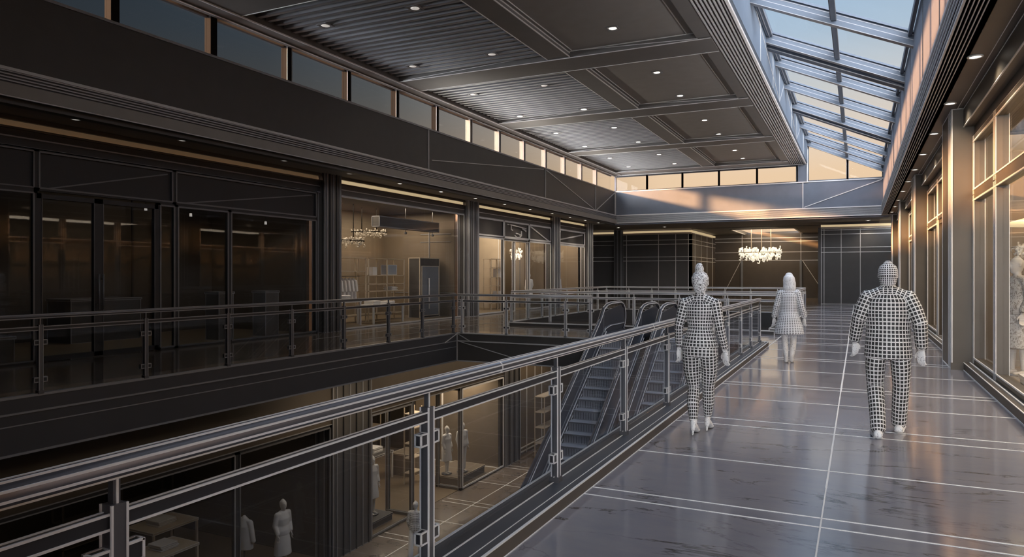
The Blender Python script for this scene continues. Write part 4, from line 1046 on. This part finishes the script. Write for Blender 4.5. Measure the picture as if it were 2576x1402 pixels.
for dx, dz, r_ in ((0, 1.80, .06), (.09, 1.79, .05), (-.09, 1.79, .05), (0, 1.80, .03), (.02, 1.74, .03)):
    b.tube([(dx + r_ * math.cos(a), -.01 + .02 * math.sin(2 * a), dz + r_ * math.sin(a)) for a in np.linspace(0, 5.7, 16)], .008, 6)
b.tube([(-.15, 0, 1.86), (.15, 0, 1.86)], .008, 6); b.tube([(0, 0, 1.70), (0, 0, 1.86)], .01, 6)
hd = bpy.data.objects.new('headdress', b.mesh('headdress', ['manq'])); COL.objects.link(hd); hd.parent = mq
dummy('white clothed mannequin at the front of the plinth in the lower shop window', (-12.35, 21.45, ZL + .315), -1.9, 1.0, 'cloth', name='mannequin')
dummy('white mannequin in a long coat at the rear of the lower window plinth', (-12.7, 21.0, ZL + .315), -1.7, .95, 'cloth', coat=True)
dummy('white mannequin in a long coat half hidden by the ribbed lower pier', (-12.62, 16.72, ZL + .235), -1.8, .98, 'cloth', coat=True)
dummy('slender mannequin in a dark lower window on the left of the ribbed pier', (-12.5, 13.05, ZL), -1.7, 1.0, 'cloth', skirt=True)
dummy('small white-lined figure walking on the lower floor behind a railing post', (-9.96, 14.96, ZL), .2, .86, 'coat', name='person', cat='person', walk=True)
dummy('mannequin with white coat beside the lit panel of the far left shop', (-14.35, 31.4, .012), 1.2, .98, 'cloth', coat=True)
dummy('white headless mannequin in the last shop window on the left gallery', (-14.05, 34.35, .012), -.5, .98, 'cloth', headless=True)

# ------------------------------------------------------------------ shop furnishings
def tobj(name, label, cat, mb, mats, group=None):
    return tag(mb.obj(name, mats), label, cat, group)
def block(label, x0, y0, x1, y1, z0, z1, m=('charcoal', 'dim'), name='display_plinth', cat='plinth', e=.015):
    t = thing(name, label, cat, ((x0 + x1) / 2, (y0 + y1) / 2, z0))
    b = MB(); b.box(x0, y0, z0, x1, y1, z1 - .04, 0, e, 1); b.obj('body', list(m), t)
    b = MB(); b.box(x0 - .02, y0 - .02, z1 - .04, x1 + .02, y1 + .02, z1, 0, e, 1); b.obj('top', list(m), t)
block('tall dark display plinth nearest the ribbed column in the dark shop', -14.5, 14.05, -14.05, 14.5, .012, 1.2)
block('tall dark display plinth left of its twin in the dark shop', -14.7, 12.7, -14.25, 13.15, .012, 1.2)
block('long dark counter deep inside the dark shop behind the door handles', -17.5, 10.5, -16.6, 12.3, .012, 1.05, name='shop_counter', cat='counter')
block('low pale block at the left edge of the dark shop', -14.6, 6.9, -14.0, 7.8, .012, .5, ('bronzed', 'dim'), name='display_block', cat='block')
block('broad low plinth under the pair of mannequins in the lower window', -13.3, 20.75, -12.1, 22.6, ZL + .015, ZL + .30, ('warmwall', 'cream'))
block('low dark plinth under the coated mannequin by the ribbed pier', -13.2, 15.9, -12.2, 17.1, ZL + .015, ZL + .22, ('charcoal', 'dim'))
block('brown box counter in the lower shop behind the entrance', -14.9, 20.9, -14.1, 21.8, ZL + .015, ZL + .8, ('warmwall', 'cream'), name='shop_counter', cat='counter')
block('white low table beside the mannequin in the right shop', 2.08, 11.3, 3.0, 12.3, .1, .22, ('white', 'line'), name='low_table', cat='table')
def table(label, x0, y0, x1, y1, z0, h, m='white', top='white', group=None):
    t = thing('display_table', label, 'table', ((x0 + x1) / 2, (y0 + y1) / 2, z0), group)
    b = MB(); b.box(x0, y0, z0 + h - .05, x1, y1, z0 + h, 0, .01, 1); b.obj('table_top', [top, 'line'], t)
    for x in (x0 + .03, x1 - .03):
        for y in (y0 + .03, y1 - .03):
            l = MB(); l.box(x - .025, y - .025, z0, x + .025, y + .025, z0 + h - .05); l.obj('leg', [m], t)
    return t
def pile(label, x, y, z, n=4, w=.34, m='cloth', group=None):
    b = MB(); rr = random.Random(int(x * 100 + y * 10))
    for i in range(n):
        dx, dy = rr.uniform(-.02, .02), rr.uniform(-.02, .02); b.box(x - w / 2 + dx, y - w / 2 + dy, z + i * .035, x + w / 2 + dx, y + w / 2 + dy, z + i * .035 + .03)
    o = tobj('folded_clothes', label, 'clothes', b, [m], group)
    bv = o.modifiers.new('b', 'BEVEL'); bv.width = .012; bv.segments = 2
table('white display table in the glazed shop, nearest its ribbed column', -15.0, 17.2, -14.3, 18.4, .012, .8)
table('long white display table in the glazed shop in front of the shelves', -14.9, 18.9, -14.2, 20.6, .012, .62)
table('white legged table in the lower shop seen past the ribbed pier', -15.6, 19.6, -14.7, 20.7, ZL + .015, .95, top='charcoal')
table('dark display table in the lower left window, the farther one', -16.2, 11.6, -15.2, 12.9, ZL + .015, .9, 'cream', 'cream')
table('dark display table in the lower left window, the nearer one', -14.9, 10.7, -14.0, 11.9, ZL + .015, .8, 'cream', 'cream')
pile('folded white clothes on the table nearest the ribbed column', -14.65, 17.8, .813, 5, .45)
pile('folded white clothes on the near end of the long white table', -14.55, 19.3, .633, 4, .4)
pile('folded white clothes on the far end of the long white table', -14.55, 20.1, .633, 3, .4)
pile('heap of pale clothes on the white legged lower table', -15.15, 20.1, ZL + .966, 6, .5)
pile('folded clothes on the farther dark lower table', -15.7, 12.2, ZL + .916, 4, .5)
pile('folded clothes on the nearer dark lower table', -14.45, 11.3, ZL + .816, 4, .45)
def shelves(label, x, y0, y1, z0, h, dep, zsh, nup, m='cream', back=None, e=.025):
    t = thing('shelf_unit', label, 'shelf unit', (x, (y0 + y1) / 2, z0))
    for i in range(nup):
        y = y0 + (y1 - y0) * i / (nup - 1); b = MB()
        for xx in (x, x - dep): b.box(xx - e, y - e, z0, xx, y + e, z0 + h)
        b.obj('upright', [m], t)
    for z in zsh:
        b = MB(); b.box(x - dep - e, y0 - e, z0 + z - e, x, y1 + e, z0 + z); b.obj('shelf', [m], t)
    return t
shelves('tall open shelf unit beside the hanging clothes in the glazed shop', -15.2, 19.95, 22.1, .012, 2.2, .45, [.25, .8, 1.05, 1.3, 1.6, 2.2], 3)
shelves('tall frame of posts round the hanging clothes in the glazed shop', -15.2, 17.9, 19.8, .012, 2.2, .45, [.25, 1.75, 2.2], 2)
shelves('open shelf unit behind the doorway of the emblem shop', -15.1, 28.9, 30.2, .012, 2.35, .4, [.3, .7, 1.1, 1.5, 1.95, 2.35], 3, 'cream')
shelves('shelf unit on the left wall of the emblem shop', -15.6, 25.6, 27.9, .012, 2.35, .4, [.5, 1.3, 2.35], 3, 'cream')
shelves('wide wall shelving at the back of the lower shop', -17.3, 16.0, 23.5, ZL + .015, 3.0, .5, [.5, 1.1, 1.7, 2.3, 2.9], 6, 'cream')
shelves('narrow shelf rack beside the lower shop entrance', -13.55, 20.15, 20.75, ZL + .015, 2.6, .3, [.4, .9, 1.4, 1.9, 2.4], 2, 'cream')
shelves('pale open shelves with a hanging coat on the brown wall below the bridge', -10.9, 25.3, 26.9, ZL, 2.4, .4, [.6, 1.2, 1.8, 2.4], 2, 'cream')
shelves('dim shelf unit in the lower left window', -16.9, 10.5, 13.5, ZL + .015, 2.4, .4, [.6, 1.2, 1.8, 2.4], 3, 'bronzed')
shelves('white ladder shelf inside the doorway beyond the first bronze column', 2.75, 18.6, 19.2, .1, 2.2, .3, [.3, .65, 1.0, 1.35, 1.7, 2.1], 2, 'white')
# garments on hangers
def garment():
    t = thing('hanging_garment', 'x', 'garment', (0, 0, 0))
    b = Fig(); b.tube([(0, 0, -.78), (0, 0, -.4), (0, 0, -.12), (0, 0, -.04)], [.05, .045, .05, .03], [.21, .2, .2, .08], (1, 0, 0), 12, .05)
    for s in (-1, 1): b.tube([(0, s * .17, -.12), (0, s * .25, -.45)], [.04, .03], [.06, .05])
    b.build('fabric', ['cloth'], t, .015, 3)
    h = MB(); h.tube([(0, 0, -.04), (0, 0, .0), (0, .026, .02), (0, .028, .045), (0, 0, .062)], .004, 6); h.obj('hanger_hook', ['rail'], t)
    return t
gp = garment(); first = True
spots_g = [(-15.43, 18.25 + .19 * i, 1.532, 'white garment on the clothes rail of the glazed shop, %s from the column' % nth(i).replace('nearest', 'first'), 'garments on the glazed shop rail', 1.25) for i in range(7)]
spots_g += [(-15.3, 27.0, 1.877, 'long white coat hanging in the emblem shop window', None, 1.4), (-15.3, 26.2, 1.877, 'white garment hanging behind the frame of the emblem shop', None, 1.3), (-10.7, 26.0, ZL + 2.2, 'pale coat hanging on the brown wall below the bridge', None, .2)]
for x, y, z, lab, grp, rz in spots_g:
    if first: gp.location = (x, y, z); gp.rotation_euler = (0, 0, rz); gp['label'] = lab; first = False; (grp and gp.__setitem__('group', grp))
    else: dup(gp, (x, y, z), lab, grp, rz); 
for o in bpy.data.objects:
    if o.name.startswith('hanging_garment') and 'glazed' not in o['label'] and 'group' in o: del o['group']
b = MB(); b.tube([(-15.43, 17.92, 1.575), (-15.43, 19.78, 1.575)], .008, 8); tobj('clothes_rail', 'thin metal clothes rail holding white garments in the glazed shop', 'rail', b, ['rail'])
b = MB(); b.tube([(-15.3, 25.7, 1.92), (-15.3, 27.6, 1.92)], .008, 8); tobj('clothes_rail', 'thin metal clothes rail in the emblem shop window', 'rail', b, ['rail'])
b = MB(); b.box(-15.55, 20.3, 1.615, -15.3, 20.55, 1.90); tobj('box', 'small white box on an upper shelf of the glazed shop', 'box', b, ['white'])
b = MB(); b.box(-15.6, 21.2, 1.63, -15.3, 21.75, 1.98, 0, .015, 1); tobj('box', 'pale blue box on an upper shelf of the glazed shop', 'box', b, ['blue', 'line'])
pile('folded white stack on a middle shelf of the glazed shop', -15.4, 21.5, 1.067, 4, .36)
b = MB(); b.box(-15.4, 29.64, 1.517, -15.2, 30.08, 1.9); tobj('box', 'white rounded box on the emblem shop shelf', 'box', b, ['white'])
b = MB(); b.box(-15.4, 29.62, .717, -15.2, 30.1, .86); tobj('box', 'flat white box on the low emblem shop shelf', 'box', b, ['white'])
rr = random.Random(3)
for i in range(14):
    y = 16.3 + i * .5; z = ZL + .019 + (1.7, 2.3, 1.1)[i % 3]; h = rr.uniform(.12, .28); b = MB()
    b.lathe([(.09, 0), (.11, h * .4), (.06, h * .8), (.07, h)], (-17.55, y, z), 10)
    tobj('vase', 'small pale vase on the lower shop wall shelving, %s from the pier' % nth(i).replace('nearest', 'first'), 'vase', b, ['cream'], 'vases on the lower shop shelving')
# wardrobe, sign bar
t = thing('wardrobe_cabinet', 'tall grey cabinet with long white handle in the glazed shop', 'cabinet', (-14.7, 22.9, .012))
b = MB(); b.box(-15.1, 22.25, .012, -14.62, 23.6, 2.25, 0, .03, 1); b.obj('body', ['charcoal', 'cream'], t)
b = MB(); b.box(-14.62, 22.33, .1, -14.58, 23.5, 1.95, 0, .025, 1); dr = b.obj('door', ['grey', 'cream'], t)
h = MB(); h.tube([(-14.53, 22.75, .35), (-14.53, 22.75, 1.5)], .025, 8); h.bar((-14.58, 22.75, 1.48), (-14.53, 22.75, 1.48), .04); h.obj('handle', ['white'], dr)
t = thing('hanging_sign', 'dark blank sign bar hung inside the glazed shop front', 'sign', (-14.6, 21.4, 3.25))
b = MB(); b.box(-14.75, 19.55, 3.26, -14.45, 23.3, 3.60, 0, .03, 1); b.obj('sign_panel', ['charcoal', 'dim'], t)
for y in (21.3, 23.1):
    b = MB(); b.tube([(-14.6, y, 3.6), (-14.6, y, 4.05)], .012, 6); b.obj('hanger_rod', ['dim'], t)
    b = MB(); b.tube([(-14.6, y, 3.26), (-14.6, y, 3.16)], .012, 6); b.lathe([(.03, -.08), (.05, -.06), (.05, 0)], (-14.6, y, 3.16), 10); b.obj('spotlight', ['dim'], t)
# mannequin coat bust on a stand
t = thing('dress_form', 'coat on a headless dress form in the dark lower left window', 'dress form', (-13.5, 12.8, ZL + .015))
b = Fig(); b.tube([(0, 0, .45), (0, 0, .8), (0, 0, 1.0), (0, 0, 1.14)], [.26, .22, .23, .14], [.17, .15, .14, .08]); b.tube([(-.2, 0, 1.1), (.2, 0, 1.1)], [.06, .06], None, (0, 0, 1))
for s in (-1, 1): b.tube([(s * .2, 0, 1.08), (s * .28, .02, .65)], [.07, .06])
b.tube([(0, 0, 1.1), (0, 0, 1.2)], [.06, .05]); b.build('coat', ['cloth'], t, .012, 4)
b = MB(); b.lathe([(.16, 0), (.16, .02), (.02, .04), (.02, .5)], (-13.5, 12.8, ZL + .015), 14); b.obj('stand', ['rail'], t)
# chandeliers
def chandelier(label, c, rx, ry, h, ztop, rods, lens, n, seed, drop=.18, frame='cream'):
    t = thing('chandelier', label, 'chandelier', (c[0], c[1], c[2]))
    fr = MB()
    N = 28; ring = [(c[0] + rx * math.cos(2 * math.pi * i / N), c[1] + ry * math.sin(2 * math.pi * i / N), c[2]) for i in range(N + 1)]
    for i in range(N): fr.bar(ring[i], ring[i + 1], .02 + rx * .01, 0)
    fr.bar((c[0] - rx, c[1], c[2]), (c[0] + rx, c[1], c[2]), .02, 0); fr.bar((c[0], c[1] - ry, c[2]), (c[0], c[1] + ry, c[2]), .02, 0)
    fr.obj('frame', [frame], t)
    for dx, dy in rods:
        r = MB(); r.tube([(c[0] + dx, c[1] + dy, c[2]), (c[0] + dx, c[1] + dy, ztop)], .012 + rx * .008, 6); r.obj('rod', [frame], t)
    q = MB(); rr = random.Random(seed)
    for i in range(n):
        a = rr.uniform(0, 2 * math.pi); k = math.sqrt(rr.uniform(.05, 1)); x = c[0] + rx * k * math.cos(a); y = c[1] + ry * k * math.sin(a)
        z = c[2] + rr.uniform(-h * .5, h * .45) - (.25 * h * (1 - k)); L = rr.uniform(.5, 1.2) * drop
        if i % 4 == 0: q.lathe2((x, y, z), L * .35, 0, 8, (1, 1, 1))
        elif i % 4 == 1: q.tube([(x, y, z), (x + L * .3, y, z - L * .3), (x + L * .2, y, z - L * .7), (x - L * .15, y, z - L * .6)], L * .11, 6)
        else: q.tube([(x, y, z + L * .5), (x, y, z - L * .5)], [L * .16, L * .06], 6)
    tag(q.obj('crystals', [lens], t), kind='stuff')
    return t
chandelier('large crystal chandelier hanging from three rods in the far alcove', (-5.95, 50.2, 3.1), 1.38, 1.0, .75, 4.95, ((-.55, 0), (.1, .1), (.7, 0)), 'crystal', 230, 5, .30)
chandelier('dim crystal chandelier nearest the ribbed column in the glazed shop', (-15.6, 19.2, 2.78), .55, .75, .22, 4.05, ((-.1, -.3), (.1, .3)), 'crystaldim', 120, 6, .14, 'mull')
chandelier('dim crystal chandelier higher and deeper in the glazed shop', (-15.9, 20.9, 3.16), .55, .75, .18, 4.05, ((-.1, -.3), (.1, .3)), 'crystaldim', 120, 7, .13, 'mull')
chandelier('small gold chandelier seen through the emblem shop doorway', (-14.75, 30.75, 2.65), .3, .3, .45, 4.05, ((0, 0),), 'crystal', 60, 8, .16)
# right shop pieces
t = thing('pendant_lamp', 'yellow cone pendant lamp above the mannequin in the right shop', 'lamp', (2.45, 12.6, 2.3))
b = MB(); b.lathe([(.55, 0), (.5, .04), (.2, .13), (.05, .2)], (2.45, 12.6, 2.36), 24); b.obj('lamp_shade', [emis('shade', (1, .78, .42), .9)], t)
b = MB(); b.tube([(2.45, 12.6, 2.55), (2.45, 12.6, 4.07)], .01, 6); b.obj('cord', ['dim'], t)
t = thing('reflection_spots', 'small cluster of spots standing in for a reflection in the right shop glass', 'lamp', (3.2, 13.9, 2.95))  # modelled spots in place of a reflection in the shop glass
b = MB(); b.box(2.6, 13.88, 2.92, 4.2, 13.92, 2.96); b.tube([(3.0, 13.9, 2.96), (3.0, 13.9, 4.07)], .01, 6); b.tube([(4.0, 13.9, 2.96), (4.0, 13.9, 4.07)], .01, 6); b.obj('track', ['white'], t)
for x in (2.8, 3.1, 3.4): b = MB(); b.lathe([(.03, 0), (.05, -.06), (.055, -.14)], (x, 13.9, 2.92), 10); b.obj('spotlight', ['cream'], t)
for i, (x, y, z) in enumerate(((-15.6, 11.7, 3.2), (-15.6, 13.0, 3.15), (-15.0, 15.0, 3.05))):
    t = thing('pendant_spotlight', 'tiny pendant spotlight in the dark shop, %s from the door handles' % nth(i).replace('nearest', 'first'), 'lamp', (x, y, z), 'pendant spotlights in the dark shop')
    b = MB(); b.lathe([(.035, 0), (.03, .08)], (x, y, z), 10); b.obj('lamp_head', ['lampdim'], t)
    b = MB(); b.tube([(x, y, z + .08), (x, y, 4.05)], .006, 5); b.obj('cord', ['black'], t)

# ------------------------------------------------------------------ light
def area(name, loc, sx, sy, power, col=(1, .8, .58), rot=(0, 0, 0), spread=180):
    l = bpy.data.lights.new(name, 'AREA'); l.shape = 'RECTANGLE'; l.size = sx; l.size_y = sy; l.energy = power; l.color = col; l.spread = math.radians(spread)
    o = bpy.data.objects.new(name, l); COL.objects.link(o); o.location = loc; o.rotation_euler = rot; return o
area('shop_lamp_b', (-15.6, 20.3, 4.0), 2.2, 6, 230)
area('shop_lamp_c', (-15.3, 28.6, 4.0), 2.5, 7, 252)
area('shop_lamp_d', (-14.6, 35.4, 4.0), 1.2, 3, 150)
area('shop_lamp_a', (-16.3, 12.5, 4.0), 1.5, 4, 13.5)
area('shop_lamp_right', (3.4, 10.5, 4.0), 2.4, 8, 437.4); area('shop_lamp_right', (3.4, 19.6, 4.0), 2.4, 6, 288); area('shop_lamp_right', (3.4, 28, 4.0), 2.4, 6, 252)
area('lower_lamp', (-13.2, 22.0, -2.0), 1.5, 2.6, 108); area('lower_lamp', (-13.4, 16.6, -2.0), 1.5, 2.6, 45); area('lower_lamp', (-15.5, 19.5, -2.0), 3, 5, 54)
area('lower_lamp', (-14.5, 11, -2.0), 3, 5, 7.2); area('lower_fill', (-10.9, 22, -.8), 1, 12, 105); area('lower_fill', (-10.6, 14.2, -.8), 1, 3, 40)  # added fill under the gallery, the last one for the walking figure
area('ceiling_fill', (-11.9, 28, 5.05), .12, 20, 260, (1, .93, .85), (math.pi, math.radians(38), 0), 100)  # unseen area lights added along both ledges to brighten the ceiling
area('ceiling_fill', (.9, 24, 5.05), .12, 26, 160, (.95, .95, 1), (math.pi, math.radians(-50), 0), 60)
area('alcove_lamp', (-5.5, 50.5, 4.9), 3, 6, 160); area('alcove_lamp', (-5, 44.5, 4.4), 8, 1, 60)
def sun(name, d, strength, col, ang):
    l = bpy.data.lights.new(name, 'SUN'); l.energy = strength; l.color = col; l.angle = math.radians(ang)
    o = bpy.data.objects.new(name, l); COL.objects.link(o); o.location = (-14, 20, 9)
    o.rotation_euler = Vector(d).to_track_quat('-Z', 'Y').to_euler(); return o
sun('evening_sun', (1, .6, -.245), 24, (1, .50, .20), 3.5)
sun('second_sun', (1, .03, -.078), 14, (1, .50, .24), 1.4)  # added second sun for the warm strip on the right wall

BACK = (17, 17.6, 19); ZEN = (2.6, 3.2, 4.2)  # far brighter sky behind the camera and overhead, added as fill light
w = bpy.data.worlds.new('sky'); scene.world = w; w.use_nodes = True
nt = w.node_tree; L = nt.links.new; N = nt.nodes.new
bg = nt.nodes['Background']
tc = N('ShaderNodeTexCoord'); sx = N('ShaderNodeSeparateXYZ'); L(tc.outputs['Generated'], sx.inputs[0])
at = N('ShaderNodeMath'); at.operation = 'ARCTAN2'; L(sx.outputs[0], at.inputs[0]); L(sx.outputs[1], at.inputs[1])
az = N('ShaderNodeMapRange'); az.inputs[1].default_value = -math.pi; az.inputs[2].default_value = math.pi; L(at.outputs[0], az.inputs[0])
ra = N('ShaderNodeValToRGB'); cr = ra.color_ramp
def A(d): return (d + 180) / 360
stops = [(-180, .12), (-62, .05), (-57, .06), (-45, .085), (-36.6, .14), (-31, .27), (-26, .42), (-22, .6), (-18, .85), (-14, 1.), (60, 1.), (120, .4)]
while len(cr.elements) < len(stops): cr.elements.new(.5)
for e, (d, v) in zip(cr.elements, stops): e.position = A(d); e.color = (v, v, v, 1)
L(az.outputs[0], ra.inputs[0])
re = N('ShaderNodeValToRGB'); er = re.color_ramp
es = [(.0, (.80, .56, .36)), (.13, (.90, .64, .41)), (.18, (.86, .70, .55)), (.235, (.66, .66, .64)), (.30, (.46, .58, .70)), (.37, (.37, .53, .71)), (.7, (.27, .40, .58)), (1., (.24, .36, .54))]
while len(er.elements) < len(es): er.elements.new(.5)
for e, (p, c) in zip(er.elements, es): e.position = p; e.color = (*c, 1)
L(sx.outputs[2], re.inputs[0])
# the azimuth gradient fades out towards the zenith
fz = N('ShaderNodeMapRange'); fz.inputs[1].default_value = .45; fz.inputs[2].default_value = .8; L(sx.outputs[2], fz.inputs[0])
m1 = N('ShaderNodeMix'); m1.data_type = 'RGBA'; L(fz.outputs[0], m1.inputs[0]); L(ra.outputs[0], m1.inputs[6]); m1.inputs[7].default_value = (1, 1, 1, 1)
m2 = N('ShaderNodeMix'); m2.data_type = 'RGBA'; m2.blend_type = 'MULTIPLY'; m2.inputs[0].default_value = 1; L(re.outputs[0], m2.inputs[6]); L(m1.outputs[2], m2.inputs[7])
rb = N('ShaderNodeValToRGB'); bc = rb.color_ramp
bs = [(-180, 1), (-125, 1), (-100, 0), (100, 0), (125, 1), (180, 1)]
while len(bc.elements) < len(bs): bc.elements.new(.5)
for e, (d, v) in zip(bc.elements, bs): e.position = A(d); e.color = (v, v, v, 1)
L(az.outputs[0], rb.inputs[0])
fe = N('ShaderNodeMapRange'); fe.inputs[1].default_value = .30; fe.inputs[2].default_value = .42; fe.inputs[3].default_value = 1; fe.inputs[4].default_value = .05; L(sx.outputs[2], fe.inputs[0])
be = N('ShaderNodeMath'); be.operation = 'MULTIPLY'; L(rb.outputs[0], be.inputs[0]); L(fe.outputs[0], be.inputs[1])
m3 = N('ShaderNodeMix'); m3.data_type = 'RGBA'; L(be.outputs[0], m3.inputs[0]); L(m2.outputs[2], m3.inputs[6]); m3.inputs[7].default_value = (BACK[0], BACK[1], BACK[2], 1)
fz2 = N('ShaderNodeMapRange'); fz2.inputs[1].default_value = .5; fz2.inputs[2].default_value = .85; L(sx.outputs[2], fz2.inputs[0])
m4 = N('ShaderNodeMix'); m4.data_type = 'RGBA'; L(fz2.outputs[0], m4.inputs[0]); L(m3.outputs[2], m4.inputs[6]); m4.inputs[7].default_value = (ZEN[0], ZEN[1], ZEN[2], 1)
L(m4.outputs[2], bg.inputs['Color']); bg.inputs['Strength'].default_value = 1.0

# ------------------------------------------------------------------ camera and view
cam = bpy.data.cameras.new('camera'); co = bpy.data.objects.new('camera', cam); COL.objects.link(co)
co.location = (0, 0, 1.65); co.rotation_euler = (math.pi / 2, 0, math.atan(872 / 1793))
cam.sensor_width = 36; cam.lens = 36 * 1793 / 2576; cam.shift_y = -11 / 2576; cam.clip_end = 300
scene.camera = co
vs = scene.view_settings; vs.view_transform = 'Standard'; vs.look = 'None'; vs.exposure = 0.; vs.gamma = 1; vs.use_curve_mapping = False
cy = scene.cycles
cy.use_denoising = True; cy.max_bounces = 8; cy.diffuse_bounces = 4; cy.glossy_bounces = 4; cy.transmission_bounces = 4; cy.transparent_max_bounces = 24
cy.caustics_reflective = False; cy.caustics_refractive = False; cy.sample_clamp_indirect = 4; cy.use_adaptive_sampling = True; cy.adaptive_threshold = .02
